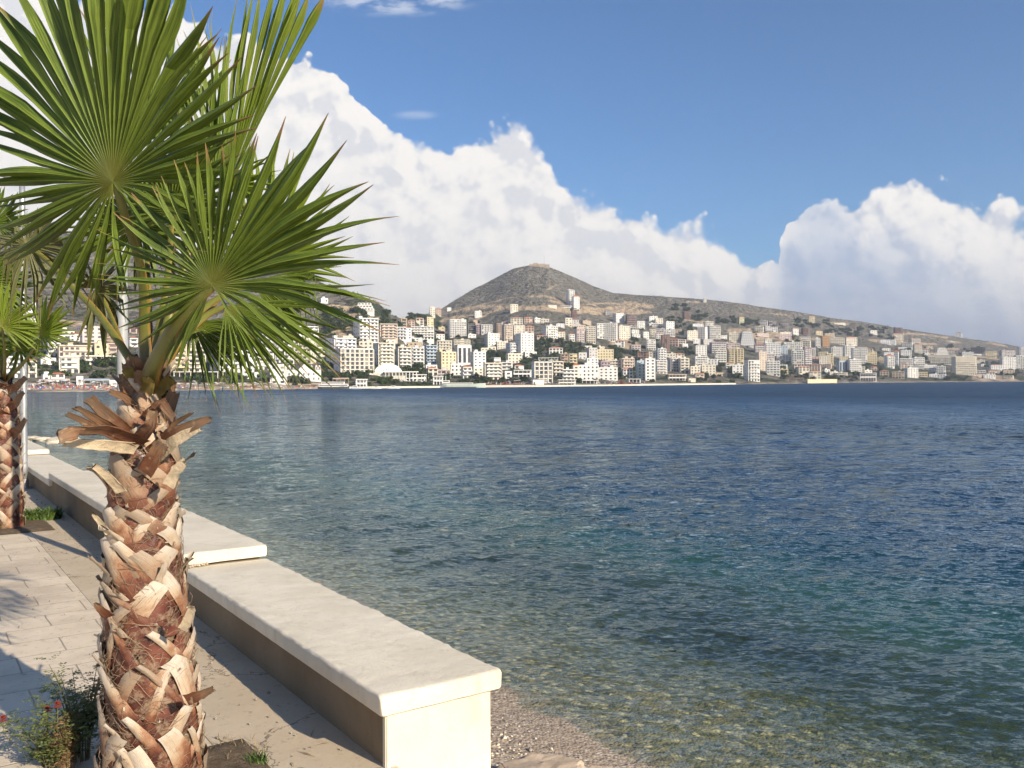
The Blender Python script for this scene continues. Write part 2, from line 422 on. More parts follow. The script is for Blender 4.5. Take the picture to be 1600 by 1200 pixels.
cs = N.math('ABSOLUTE', N.vmath('DOT_PRODUCT', nrm, N.n('ShaderNodeNewGeometry').outputs['Incoming']))
fr = N.math('MULTIPLY_ADD', N.math('POWER', N.math('SUBTRACT', 1.0, cs, None, True), 5.0), .98, .02)
fr = N.math('MINIMUM', N.math('MULTIPLY', fr, .95), N.smooth(dist, 15., 260., .85, .25))
wob = N.math('MULTIPLY', N.math('SUBTRACT', N.noise(pos, .22, 4, .6), .5), 5.0)
Lw = N.math('ADD', Ld, wob)
deepf = N.smooth(Lw, 7.2, 14.5, .02, 1.0)
deepc = N.ramp(N.smooth(Lw, 7.0, 40.0), [(0.0, (.07, .09, .045)), (.12, (.026, .070, .046)), (.24, (.010, .040, .044)), (.42, (.006, .026, .042)), (1.0, (.006, .024, .050))])
dk = N.smooth(N.noise(N.vmath('MULTIPLY', pos, (1, .5, 1)), .012, 4, .6), .35, .65)
deepc = N.mix(N.math('MULTIPLY', far, dk), deepc, (.008, .033, .070))
df = N.n('ShaderNodeBsdfDiffuse', inp={0: deepc, 2: nrm}).outputs[0]
tr = N.n('ShaderNodeBsdfTransparent', inp={0: N.mix(deepf, (.97, .99, .92), (.50, .80, .72))}).outputs[0]
body = N.n('ShaderNodeMixShader', inp={0: deepf, 1: tr, 2: df}).outputs[0]
gl = N.n('ShaderNodeBsdfGlossy', inp={'Color': (.64, .77, .86, 1), 'Roughness': N.smooth(dist, 12., 260., .05, .42), 'Normal': nrm}).outputs[0]
N.out(N.n('ShaderNodeMixShader', inp={0: fr, 1: body, 2: gl}).outputs[0])
me = np_mesh('sea', np.stack([xx, yy, zz], -1).reshape(-1, 3), grid_faces(*yy.shape), m)
sea = link('sea', me); tag(sea, 'dark blue rippled sea water, clear and green near the shore', None, None, 'structure')

m, nt = newmat('haze_air'); N = NT(nt)
pv = N.n('ShaderNodeVolumePrincipled', inp={'Color': (.80, .87, 1.0, 1), 'Density': HAZE_D, 'Anisotropy': .3})
o_ = N.n('ShaderNodeOutputMaterial'); nt.links.new(pv.outputs[0], o_.inputs['Volume'])
mb = MB(); mb.box(-5200, 5200, -120, 9500, -8, 330); o = mb.obj('haze', m); tag(o, 'thin blue haze over the bay', None, None, 'stuff')
# ---------------------------------------------------------------- seabed and pebble shore (one sheet)
ts = np.linspace(-6, 60, 200); Ls = np.concatenate([np.linspace(1.9, 9, 120), np.linspace(9.3, 60, 90)])
tt, LL = np.meshgrid(ts, Ls)
bx_ = TU.x * tt + LN.x * LL; by_ = TU.y * tt + LN.y * LL
shoreL = 6.35 + (fbm(tt / 2.2 + 9, tt * 0 + 3, 61, 3) - .45) * .9
bz = np.where(LL < shoreL, (shoreL - LL) * .17, -(LL - shoreL) * .12)
bz = np.where(bz > .3, .3 + (bz - .3) * 1.25, bz)
bz += (fbm(bx_ * 1.3, by_ * 1.3, 71, 5) - .48) * .09
bz = np.maximum(bz, -5)
m, nt = newmat('shore_pebbles'); N = NT(nt)
pos = N.pos(); z = N.n('ShaderNodeSeparateXYZ', inp={0: pos}).outputs[2]
vc1 = N.voro(pos, 26.0, out='Color'); vd = N.voro(pos, 26.0)
vc2 = N.voro(pos, 10.0, out='Color'); vd2 = N.voro(pos, 10.0)
g = N.ramp(N.n('ShaderNodeSeparateColor', inp={0: vc1}).outputs[0], [(0, (.10, .085, .07)), (.45, (.22, .185, .15)), (.8, (.34, .29, .22)), (1, (.55, .50, .42))])
g2 = N.ramp(N.n('ShaderNodeSeparateColor', inp={0: vc2}).outputs[1], [(0, (.045, .055, .028)), (.4, (.13, .13, .07)), (.75, (.24, .21, .12)), (1, (.50, .45, .27))])
weed = N.smooth(N.noise(pos, .35, 4, .6), .58, .66)
g2 = N.mix(1.0, g2, (1.25, 1.2, 1.1), 'MULTIPLY')
und = N.mix(N.smooth(vd2, .25, .6, 1.0, .35), (.17, .17, .115), g2)
und = N.mix(N.math('MULTIPLY', weed, .85), und, (.02, .026, .016))
wet = N.mix(.6, N.mix(1.0, g, (1.5, 1.5, 1.5), 'MULTIPLY'), (.36, .265, .18))
bc = N.mix(N.smooth(z, -.06, .04), und, wet)
bc = N.mix(N.smooth(N.math('ADD', z, N.math('MULTIPLY', N.noise(pos, 2.0), .18)), .33, .42), bc, N.mix(.4, N.mix(1.0, g, (1.4, 1.4, 1.4), 'MULTIPLY'), (.62, .52, .38)))
N.out(N.princ(bc, .75, N.bump(N.math('MULTIPLY', N.math('ADD', vd, vd2), -1.0), .8, .02), .3))
me = np_mesh('shore_bed', np.stack([bx_, by_, bz], -1).reshape(-1, 3), grid_faces(*tt.shape), m)
sb = link('pebble_shore', me); tag(sb, 'pebble shore sloping under the clear shallow water', None, None, 'structure')
def bedz(t, L):
    i = min(range(len(Ls)), key=lambda k: abs(Ls[k] - L)); j = min(range(len(ts)), key=lambda k: abs(ts[k] - t))
    return float(bz[i, j])
# deep sea floor and land under the promenade keep everything closed from other viewpoints
mb = MB(); mb.quad((-9000, -60, -6.5), (9000, -60, -6.5), (9000, 9000, -6.5), (-9000, 9000, -6.5))
o = mb.obj('sea_floor', simple('sea_floor', (.03, .05, .05), 1.0)); tag(o, 'sea floor', None, None, 'structure')

# loose dry pebbles at the foot of the wall
mb = MB(); rp = random.Random(5)
mm = []
peb = [simple('pebble_%s' % n, c, .8, .2, 30) for n, c in (('tan', (.52, .43, .31)), ('pale', (.70, .62, .48)), ('grey', (.34, .30, .26)))]
for k in range(9500):
    t = rp.uniform(1.5, 10.5); L = rp.uniform(2.42, 5.9)
    if rp.random() < (L - 4.7) * .9: continue
    r_ = rp.uniform(.008, .021) * (1.6 if rp.random() < .05 else 1)
    z = bedz(t, L); c = TL(t, L, z + r_ * .35)
    a = rp.uniform(0, 3.14); ex = (Vector((math.cos(a), math.sin(a), 0)) * r_ * rp.uniform(1, 1.7)); ey = Vector((-math.sin(a), math.cos(a), 0)) * r_; ez = Vector((0, 0, r_ * .6))
    i = len(mb.v)
    mb.v += [tuple(c + q) for q in (ex, ey + ex * .2, -ex, -ey, ex * .3 + ez, -ex * .35 + ez, -ez)]
    for f in ((0, 1, 4), (1, 5, 4), (1, 2, 5), (2, 3, 5), (3, 4, 5), (3, 0, 4), (0, 6, 1), (2, 6, 3)):
        mb.f.append(tuple(i + q for q in f)); mb.m.append(k % 3 if k % 3 else (0 if k % 2 else 1))
o = mb.obj('pebbles', peb, smooth=True); tag(o, 'small dry tan pebbles heaped at the foot of the sea wall', 'pebbles', None, 'stuff')
# ---------------------------------------------------------------- promenade
m, nt = newmat('paving_stone'); N = NT(nt)
pos = N.pos()
tcoord = N.vmath('DOT_PRODUCT', pos, tuple(TU)); lcoord = N.vmath('DOT_PRODUCT', pos, tuple(LN))
vec = N.n('ShaderNodeCombineXYZ', inp={0: lcoord, 1: tcoord}).outputs[0]
vw = N.vmath('ADD', vec, N.vmath('SCALE', N.vmath('SUBTRACT', N.noise(pos, 3.0, 3, .5, 0, 1), (.5, .5, .5)), scale=.02))
br = N.n('ShaderNodeTexBrick', inp={'Vector': vw, 'Scale': 1.0, 'Brick Width': .58, 'Row Height': .36, 'Mortar Size': .008, 'Mortar Smooth': 1.0, 'Bias': 0.0,
      'Color1': (.68, .575, .43, 1), 'Color2': (.58, .485, .36, 1), 'Mortar': (.33, .26, .18, 1)})
br.offset = .5
n1 = N.noise(pos, 2.2, 6, .65); n2 = N.noise(pos, 16, 5, .7); n3 = N.noise(pos, .7, 4, .6)
c = N.mix(N.smooth(n1, .35, .7), br.outputs[0], (.74, .63, .48))
c = N.mix(N.smooth(n3, .42, .66, 0, .55), c, (.33, .255, .19))
c = N.mix(N.smooth(n2, .54, .72, 0, .55), c, (.24, .19, .145))
c = N.mix(N.math('MULTIPLY', br.outputs[1], N.smooth(n1, .3, .6, .35, 1.0)), c, (.42, .345, .25))
spk = N.smooth(N.voro(pos, 40.0), .10, .04)
c = N.mix(N.math('MULTIPLY', spk, .3), c, (.12, .10, .08))
hgt = N.math('SUBTRACT', N.math('MULTIPLY_ADD', n2, .35, N.math('MULTIPLY', n1, .5)), br.outputs[1])
N.out(N.princ(c, .8, N.bump(hgt, .7, .008), .25))
mb = MB()
def tlbox(mb, t0, t1, l0, l1, z0, z1, m=0):
    i = len(mb.v)
    for z in (z0, z1):
        for t, l in ((t0, l0), (t0, l1), (t1, l1), (t1, l0)): mb.v.append(tuple(TL(t, l, z)))
    for q in ((0, 1, 2, 3), (4, 7, 6, 5), (0, 4, 5, 1), (1, 5, 6, 2), (2, 6, 7, 3), (3, 7, 4, 0)):
        mb.f.append(tuple(i + k for k in q)); mb.m.append(m)
tlbox(mb, -8, 75, -40, 1.22, -3, PAVE)
o = mb.obj('pavement', m); tag(o, 'pale stone-tiled promenade pavement', None, None, 'structure')
m, nt = newmat('smooth_screed'); N = NT(nt); pos = N.pos()
n1 = N.noise(pos, 1.6, 6, .65); n2 = N.noise(pos, 22, 5, .7); n3 = N.noise(pos, 5, 4, .6)
c = N.mix(N.smooth(n1, .3, .7), (.50, .41, .29), (.59, .49, .36))
ck = N.voro(N.vmath('ADD', pos, N.vmath('SCALE', N.noise(pos, 2.5, 5, .7, 0, 1), scale=.5)), .9, 'DISTANCE_TO_EDGE')
c = N.mix(N.smooth(ck, .008, .002, 0, .75), c, (.13, .10, .07))
c = N.mix(N.smooth(n2, .55, .75, 0, .6), c, (.22, .165, .12)); c = N.mix(N.smooth(n3, .55, .72, 0, .5), c, (.53, .44, .34))
N.out(N.princ(c, .8, N.bump(N.math('ADD', n2, n3), .45, .006), .25))
mb = MB(); tlbox(mb, -8, 75, 1.2205, 1.84, -3, PAVE + .004)
o = mb.obj('pavement_edge', m); tag(o, 'smooth tan strip of paving along the sea wall', None, None, 'structure')

def plaster(name, c0, c1, stain, sc=1.0):
    m, nt = newmat(name); N = NT(nt); pos = N.pos()
    n1 = N.noise(pos, 2.0 * sc, 6, .65); n2 = N.noise(pos, 45, 4, .7); n3 = N.noise(N.vmath('MULTIPLY', pos, (1, 1, .35)), 5.0, 5, .7)
    c = N.mix(N.smooth(n1, .3, .7), c0, c1)
    c = N.mix(N.smooth(n3, .54, .74, 0, .32), c, stain)
    strk = N.noise(N.vmath('MULTIPLY', pos, (1, 1, .12)), 11.0, 5, .7)
    c = N.mix(N.smooth(strk, .56, .72, 0, .22), c, tuple(x * .8 for x in stain))
    ck = N.voro(N.vmath('ADD', pos, N.vmath('SCALE', N.noise(pos, 3.0, 5, .7, 0, 1), scale=.45)), 1.3, 'DISTANCE_TO_EDGE')
    c = N.mix(N.smooth(ck, .005, .0015, 0, .16), c, tuple(x * .45 for x in stain))
    pit = N.smooth(N.voro(N.vmath('ADD', pos, N.vmath('SCALE', N.noise(pos, 60, 2, .5, 0, 1), scale=.02)), 55.0), .16, .06)
    c = N.mix(N.math('MULTIPLY', pit, N.smooth(n1, .4, .65, .1, .55)), c, tuple(x * .45 for x in stain))
    h = N.math('SUBTRACT', N.math('MULTIPLY_ADD', n2, .6, N.math('MULTIPLY', N.noise(pos, 9, 4, .6), 1.0)), N.math('MULTIPLY', pit, .8))
    N.out(N.princ(c, .88, N.bump(h, .65, .006), .2)); return m
cop_m = plaster('coping_plaster', (.66, .59, .46), (.77, .70, .56), (.46, .38, .27))
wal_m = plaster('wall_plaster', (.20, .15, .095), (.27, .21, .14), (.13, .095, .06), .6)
def coping(mb, t0, t1, zt, seed, th=.095, l0=1.743, l1=2.395):
    prof = []                                  # rounded rectangle in (L, z)
    rr = .019
    for cx_, cz_, a0 in ((l1 - rr, zt - rr, 0), (l0 + rr, zt - rr, 90), (l0 + rr, zt - th + rr, 180), (l1 - rr, zt - th + rr, 270)):
        for k in range(5):
            a = R(a0 + 90 * k / 4); prof.append((cx_ + rr * math.cos(a), cz_ + rr * math.sin(a)))
    # more points on the wide top so that it can be uneven
    P2 = []
    for k, p in enumerate(prof):
        P2.append(p)
        q = prof[(k + 1) % len(prof)]
        if abs(q[0] - p[0]) > .2:
            for j in range(1, 8): P2.append((p[0] + (q[0] - p[0]) * j / 8, p[1]))
    n = int((t1 - t0) / .035); n = max(n, 8); n = min(n, 170)
    rows = []
    cl, cz = (l0 + l1) / 2, zt - th / 2
    tt_ = [t0, t0 + .004, t0 + .014] + [t0 + .03 + (t1 - t0 - .06) * k / n for k in range(n + 1)] + [t1 - .014, t1 - .004, t1]
    sh = [.86, .93, .985] + [1] * (n + 1) + [.985, .93, .86]
    from mathutils import noise as mn
    for t, s in zip(tt_, sh):
        row = []
        for l, z in P2:
            ll = cl + (l - cl) * (1 - (1 - s) * .12); z2 = cz + (z - cz) * s
            q = TL(t, ll, z2)
            e = mn.noise(q * 22 + Vector((seed, 0, 0))) * .005 + mn.noise(q * 6 + Vector((0, seed, 0))) * .005 + mn.noise(q * 48) * .0042
            side = 1 if (l < l0 + .06 or l > l1 - .06) else .45
            q = q + (Vector((0, 0, 1)) + LN * (.9 if l > cl else -.9)) * e * side
            row.append(q)
        rows.append(row)
    mb.grid(rows, 0, True)
    mb.poly(list(reversed(rows[0]))); mb.poly(rows[-1])
Z1, Z2 = 2.597, 2.705
sw = thing('sea_wall', 'low cream plastered sea wall with stepped coping along the promenade', 'sea wall', tuple(TL(3.6, 2.07, PAVE)))
inv = Matrix.Translation(-sw.location)
def wallpart(name, mb, mats, smooth=False):
    mb.v = [tuple(Vector(p) - sw.location) for p in mb.v]
    return mb.obj(name, mats, sw, smooth)
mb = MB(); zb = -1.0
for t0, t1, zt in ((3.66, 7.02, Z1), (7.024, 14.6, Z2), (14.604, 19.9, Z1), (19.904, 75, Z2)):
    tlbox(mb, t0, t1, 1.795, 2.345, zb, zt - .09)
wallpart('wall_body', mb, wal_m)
mb = MB(); tlbox(mb, 3.635, 3.6595, 1.785, 2.352, zb, Z1 - .092); wallpart('end_pier', mb, cop_m)
mb = MB()
pts = [TL(3.636, 1.80, z) for z in (zb, 1.5, 2.2, Z1 - .09)]; mb.tube(pts, .013, 8); wallpart('corner_bead', mb, cop_m, True)
for k, (t0, t1, zt) in enumerate(((3.595, 6.99, Z1), (6.98, 14.62, Z2), (14.60, 19.93, Z1), (19.87, 75, Z2))):
    mb = MB(); coping(mb, t0, t1, zt, k * 7.3); wallpart('coping', mb, cop_m, True)
mb = MB()
ms = simple('mortar_lip', (.50, .42, .30), .9, .3, 20, .8, 60)
for k in range(9):
    p = TL(6.97 - random.random() * .03, 1.76 + k * .018, Z1 + .002 + random.random() * .01); mb.tube([p, p + Vector((.012, -.01, .012)), p + Vector((.02, -.014, .004))], [.008, .012, .005], 5)
wallpart('mortar', mb, ms, True)

# ---------------------------------------------------------------- lamp posts
galv = simple('galvanised_steel', (.43, .44, .44), .42, .18, 6, .1, 60, .5, .6)
galvw = simple('weathered_grey_paint', (.35, .36, .35), .5, .1, 4, .1, 60, .4, .1)
headm = simple('lamp_housing', (.30, .31, .32), .5, .1, 5)
glassm = simple('lamp_glass', (.75, .75, .7), .2, .05, 5)
def lamppost(base_, r0, r1, H, label, mat, headdir):
    p = thing('street_lamp', label, 'lamp post', tuple(base_))
    mb = MB(); n = 14
    mb.tube([(0, 0, H * k / n) for k in range(n + 1)], [r0 + (r1 - r0) * k / n for k in range(n + 1)], 20); mb.obj('pole', mat, p, True)
    mb = MB(); mb.tube([(0, 0, 0), (0, 0, .016)], r0 * 2.1, 20)
    mb.tube([(0, 0, .016), (0, 0, .03), (0, 0, .15), (0, 0, .17)], [r0 * 1.5, r0 * 1.3, r0 * 1.2, r0], 20)
    for k in range(4):
        a = k * math.pi / 2 + .7; c_ = Vector((math.cos(a), math.sin(a), 0)) * r0 * 1.75
        mb.tube([c_ + Vector((0, 0, .015)), c_ + Vector((0, 0, .05))], .009, 6)
    mb.obj('base_plate', mat, p, False)
    mb = MB(); hd = Vector(headdir)
    mb.tube([Vector((0, 0, H - .05)), Vector((0, 0, H + .06)) + hd * .12, Vector((0, 0, H + .10)) + hd * .35], [r1, r1 * .9, r1 * .8], 10); mb.obj('arm', mat, p, True)
    mb = MB(); a = Vector((0, 0, H + .10)) + hd * .3; pts = [a + hd * x + Vector((0, 0, z)) for x, z in ((0, 0), (.06, .02), (.3, .05), (.48, .05), (.55, .02))]
    mb.tube(pts, [.03, .07, .10, .09, .03], 12); h = mb.obj('lamp_head', headm, p, True)
    mb = MB(); pts = [a + hd * x + Vector((0, 0, z)) for x, z in ((.14, -.055), (.3, -.065), (.44, -.05))]; mb.tube(pts, [.03, .05, .03], 10); mb.obj('lamp_glass', glassm, h, True)
    return p
b1 = at_z(38, 764, PAVE); hh = at(38, 285, b1.y).z - PAVE
lamppost(b1, .055, .045, hh, 'thin grey lamp post beside the smaller palm, foot beside the sea wall', galv, (-.8, -.5, 0))
b2 = at_z(194, 889, PAVE)
lamppost(b2, .056, .036, 7.2, 'taller pale grey lamp post standing behind the large palm trunk', galvw, (-.75, .6, 0))

# ---------------------------------------------------------------- shore rocks
rockm = simple('shore_rock', (.46, .36, .26), .85, .3, 4, .8, 14)
rockp = simple('pale_rock', (.60, .52, .40), .85, .25, 6, .8, 30)
def rock(c, sx_, sy_, sz_, seed, mat, label, group=None, flat=False):
    import bmesh
    from mathutils import noise as mn
    bm = bmesh.new(); bmesh.ops.create_icosphere(bm, subdivisions=4, radius=1)
    for v in bm.verts:
        q = v.co.normalized(); e = 1 + .28 * mn.noise(q * 1.3 + Vector((seed, 3, 1))) + .12 * mn.noise(q * 3.5 + Vector((seed, 0, 0))) + .05 * mn.noise(q * 9)
        if flat: q = Vector((q.x, q.y, max(-.8, min(.55, q.z)) + mn.noise(q * 4) * .04))
        v.co = Vector((q.x * sx_, q.y * sy_, q.z * sz_)) * e
    me = bpy.data.meshes.new('rock'); bm.to_mesh(me); bm.free(); me.materials.append(mat)
    me.polygons.foreach_set('use_smooth', [not flat] * len(me.polygons))
    o = link('rock', me, None, tuple(c)); tag(o, label, 'rock', group); return o
c = at_z(842, 1196, .62); rock(c - Vector((0, 0, .10)), .42, .30, .15, 4, rockm, 'flat tan rock slab lying on the pebbles right of the wall end', None, True)
c = at_z(950, 1212, .45); rock(c - Vector((0, 0, .06)), .27, .2, .12, 9, rockm, 'small tan rock at the bottom edge right of the larger slab', None, True)
rl = ['leftmost pale rock breaking the water beyond the far end of the sea wall', 'second pale rock from the left beyond the sea wall end', 'largest pale rock behind the brown leaf stubs beyond the wall', 'low dark-edged rock in the row beyond the wall', 'outermost pale rock of the row beyond the sea wall']
for k, (u, v, s_) in enumerate(((52, 685, .45), (66, 687, .5), (100, 689, .8), (84, 691, .4), (124, 692, .6))):
    rock(at_z(u, v, .05), s_ * 1.3, s_, s_ * .45, 20 + k, rockp, rl[k], 'rocks in the water beyond the wall')

# ---------------------------------------------------------------- palms
def leafmat(name, base_, light, tip, trans):
    m, nt = newmat(name); N = NT(nt)
    uvn = N.n('ShaderNodeUVMap').outputs[0]; s = N.n('ShaderNodeSeparateXYZ', inp={0: uvn}); u, v = s.outputs[0], s.outputs[1]
    strv = N.n('ShaderNodeCombineXYZ', inp={0: N.math('MULTIPLY', u, 3.0), 1: N.math('MULTIPLY', v, 9.0), 2: 0.0}).outputs[0]
    n1 = N.noise(strv, 1.0, 3, .6); n2 = N.noise(N.obj(), 5.0, 4, .6)
    c = N.mix(N.smooth(n1, .3, .7), base_, light)
    c = N.mix(N.smooth(n2, .45, .7, 0, .5), c, tuple(x * .72 for x in base_))
    c = N.mix(N.smooth(u, .22, .0, 0, .55), c, (.30, .27, .07))
    tn = N.math('ADD', u, N.math('MULTIPLY', N.math('SUBTRACT', n2, .5), .22))
    c = N.mix(N.smooth(tn, .86, .99), c, tip)
    midr = N.smooth(N.math('ABSOLUTE', N.math('SUBTRACT', N.math('FRACT', v), .5)), .10, .03, 0, .35)
    c = N.mix(midr, c, tuple(min(1, x * 1.7 + .02) for x in light))
    bsdf = N.princ(c, .5, N.bump(n1, .6, .002), .34)
    tl = N.n('ShaderNodeBsdfTranslucent', inp={0: N.mix(1.0, c, (1.9, 2.0, .55), 'MULTIPLY')}).outputs[0]
    N.out(N.n('ShaderNodeMixShader', inp={0: trans, 1: bsdf, 2: tl}).outputs[0]); return m
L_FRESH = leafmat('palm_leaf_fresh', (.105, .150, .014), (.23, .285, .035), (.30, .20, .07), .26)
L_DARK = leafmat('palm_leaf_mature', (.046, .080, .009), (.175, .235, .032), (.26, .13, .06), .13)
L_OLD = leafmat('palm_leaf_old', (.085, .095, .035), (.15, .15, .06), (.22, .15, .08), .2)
pm, nt = newmat('petiole'); N = NT(nt)
oz = N.n('ShaderNodeUVMap').outputs[0]; s_ = N.n('ShaderNodeSeparateXYZ', inp={0: oz})
c = N.mix(N.smooth(s_.outputs[0], .0, .35), (.08, .035, .018), (.15, .16, .03))
c = N.mix(N.smooth(N.math('ABSOLUTE', N.math('SUBTRACT', s_.outputs[1], .5)), .30, .49, 0, .8), c, (.32, .16, .04))
c = N.mix(N.smooth(N.noise(N.obj(), 40, 4), .5, .7, 0, .4), c, (.10, .10, .02))
N.out(N.princ(c, .4, None, .4)); PET = pm

def ev(tab, a):
    return float(np.interp(a, [p[0] for p in tab], [p[1] for p in tab]))
def make_blade(hub, Yw, lens, N_, fused, kx, kz, cup, droop, mat, parent, seed, wid=1.12, fold=None, pleat=.62, split=None, label=None):
    """lens: (angle in degrees, length in metres). hub: world point. k*: forward lean of the sheet."""
    r = random.Random(seed); mb = MB(); uvs = []
    a0, a1 = lens[0][0], lens[-1][0]; da = (a1 - a0) / N_
    M_ = 13; Lref = max(l_ for _, l_ in lens)
    for i in range(N_):
        a = a0 + (i + .5) * da + r.uniform(-.12, .12) * da
        Ln = ev(lens, a) * r.uniform(.90, 1.05)
        fu = (ev(split, a) if split else fused) * r.uniform(.93, 1.05)
        ar = R(a); hd = R(da / 2) * 1.09
        d = Vector((math.cos(ar), -(kx * math.cos(ar) + kz * math.sin(ar)), math.sin(ar)))
        sd_ = Vector((-math.sin(ar), -(-kx * math.sin(ar) + kz * math.cos(ar)), math.cos(ar)))
        nrm_ = d.cross(sd_).normalized()
        if nrm_.y > 0: nrm_ = -nrm_
        dr = droop + r.uniform(-.03, .07) + (.12 if r.random() < .12 else 0); tw = r.uniform(-.3, .3) + (.9 if fu < .42 else .25) * (1 if a > 90 else -1); bend = r.uniform(-.07, .07); cp = cup * r.uniform(.8, 1.25)
        ff = None
        if fold and r.random() < fold[1]: ff = fold[0] * r.uniform(.85, 1.15)
        i0 = len(mb.v)
        for k in range(M_ + 1):
            x = k / M_; x = x ** .9
            rr_ = Ln * x
            fe = max(fu, .46)
            if x < fe: hw = Ln * x * math.tan(hd) * (1 if x < fu else wid)
            else:
                q = (x - fe) / (1 - fe); hw = Ln * fe * math.tan(hd) * (1 - q ** 1.5) * (1 + .16 * math.sin(q * 3.1)) * wid
            hw = max(hw, .0009)
            fr_ = max(0, x - fu); c_ = hub + d * rr_ - nrm_ * (cup * rr_ * rr_ / Lref + (cp - cup) * Ln * fr_ * 2.5) + sd_ * (bend * Ln * fr_ ** 2 * 4)
            c_.z -= droop * rr_ ** 3 / Lref ** 2 + (dr - droop) * Ln * fr_ * 2
            sdd = sd_
            if ff is not None and x > ff:
                e = (x - ff) * Ln; c0 = hub + d * (Ln * ff) - nrm_ * (cup * (Ln * ff) ** 2 / Lref)
                c_ = c0 + d * (e * .16) + Vector((0, 0, -e * .97)) + sd_ * (bend * e)
            ph = hw * pleat * (1.0 if x < fu else (1 + .9 * (x - fu)))
            tww = tw * min(1, max(0, x - fu * .6) * 2.2)
            off = nrm_ * (-hw * math.sin(tww)); sdd = sd_ * math.cos(tww); c_ = c_ + nrm_ * (.010 * ((i * 7) % 5 - 2) * min(1, max(0, x - fu * .5) * 3))
            mb.v += [tuple(c_ - sdd * hw - off - nrm_ * ph), tuple(c_ + nrm_ * ph * .9), tuple(c_ + sdd * hw + off - nrm_ * ph)]
            uvs += [(x, i + .0), (x, i + .5), (x, i + .999)]
        for k in range(M_):
            b = i0 + 3 * k
            mb.f += [(b, b + 1, b + 4, b + 3), (b + 1, b + 2, b + 5, b + 4)]; mb.m += [0, 0]
    mb.uv = uvs
    off = parent.location if parent else Vector((0, 0, 0))
    mb.v = [tuple(Vector(p) - off) for p in mb.v]
    o = mb.obj('frond', mat, parent)
    if label: o['label'] = label
    return o
def make_petiole(pts, rad, parent, frond, flat=.5, mat=None):
    """channelled leaf stalk swept through world points"""
    off = parent.location
    P_ = [Vector(p) for p in pts]; n = 18; mb = MB(); uvs = []; rows = []
    def cr(t):
        t = t * (len(P_) - 1); i = min(int(t), len(P_) - 2); f = t - i
        a = P_[max(i - 1, 0)]; b = P_[i]; c_ = P_[i + 1]; d = P_[min(i + 2, len(P_) - 1)]
        return .5 * ((2 * b) + (c_ - a) * f + (2 * a - 5 * b + 4 * c_ - d) * f * f + (3 * b - a - 3 * c_ + d) * f ** 3)
    for k in range(n + 1):
        x = k / n; c_ = cr(x); d = (cr(min(1, x + .02)) - cr(max(0, x - .02))).normalized()
        side = d.cross(Vector((0, 1, 0))).normalized(); nn = side.cross(d)
        r_ = rad[0] + (rad[1] - rad[0]) * x ** .7
        row = []
        for q in range(10):
            g = 2 * math.pi * q / 10
            row.append(c_ - off + side * (r_ * math.cos(g)) + nn * (r_ * flat * math.sin(g))); uvs.append((x, .5 + .5 * math.cos(g)))
        rows.append(row)
    mb.grid(rows, 0, True); mb.uv = uvs
    return mb.obj('petiole', mat or PET, frond, True)

# trunk materials
m, nt = newmat('leaf_base'); N = NT(nt)
s = N.n('ShaderNodeSeparateXYZ', inp={0: N.n('ShaderNodeUVMap').outputs[0]}); oi = N.n('ShaderNodeObjectInfo').outputs['Random']
o3 = N.obj(); str_ = N.n('ShaderNodeCombineXYZ', inp={0: N.math('MULTIPLY', s.outputs[0], 2.0), 1: N.math('MULTIPLY', s.outputs[1], 14.0), 2: N.math('MULTIPLY', oi, 40)}).outputs[0]
n1 = N.noise(str_, 1.2, 4, .65); n2 = N.noise(o3, 11, 4, .6); n3 = N.noise(o3, 60, 3, .6)
k_ = N.math('ADD', s.outputs[0], N.math('MULTIPLY', N.math('SUBTRACT', n2, .5), 1.1))
c = N.ramp(k_, [(0.0, (.060, .018, .012)), (.26, (.16, .055, .028)), (.46, (.33, .18, .10)), (.66, (.46, .35, .24)), (1.0, (.54, .47, .38))])
c2 = N.ramp(k_, [(0.0, (.08, .022, .014)), (.32, (.17, .065, .036)), (.62, (.31, .205, .13)), (1.0, (.33, .27, .20))])
c = N.mix(N.smooth(oi, .45, .75), c, c2)
c = N.mix(N.smooth(n1, .52, .70, 0, .5), c, (.20, .12, .07))
c = N.mix(N.smooth(n3, .60, .72, 0, .35), c, (.12, .07, .04))
N.out(N.princ(c, .62, N.bump(N.math('ADD', n1, N.math('MULTIPLY', n3, .5)), .6, .004), .3)); BOOT = m
m, nt = newmat('leaf_base_face'); N = NT(nt); o3 = N.obj()
c = N.mix(N.smooth(N.noise(o3, 9, 4), .35, .65), (.060, .017, .012), (.16, .052, .032))
c = N.mix(N.smooth(N.noise(o3, 16, 5, .7), .48, .62, 0, .9), c, (.26, .18, .115))
N.out(N.princ(c, .38, N.bump(N.noise(o3, 50, 3), .3, .003), .4)); FACE = m
m, nt = newmat('trunk_fibre'); N = NT(nt); o3 = N.obj()
c = N.mix(N.smooth(N.noise(o3, 20, 5, .7), .4, .62), (.045, .028, .018), (.20, .135, .085))
N.out(N.princ(c, .9, N.bump(N.noise(o3, 90, 3), 1.0, .01), .15)); FIB = m
FIBH = simple('fibre_hair', (.24, .17, .11), .8, .35, 9)
m, nt = newmat('dry_stub'); N = NT(nt)
s = N.n('ShaderNodeSeparateXYZ', inp={0: N.n('ShaderNodeUVMap').outputs[0]}); o3 = N.obj(); oi = N.n('ShaderNodeObjectInfo').outputs['Random']
st_ = N.n('ShaderNodeCombineXYZ', inp={0: N.math('MULTIPLY', s.outputs[0], 2.0), 1: N.math('MULTIPLY', s.outputs[1], 22.0), 2: N.math('MULTIPLY', oi, 30)}).outputs[0]
n1 = N.noise(st_, 1.0, 4, .65); n2 = N.noise(o3, 13, 4, .6)
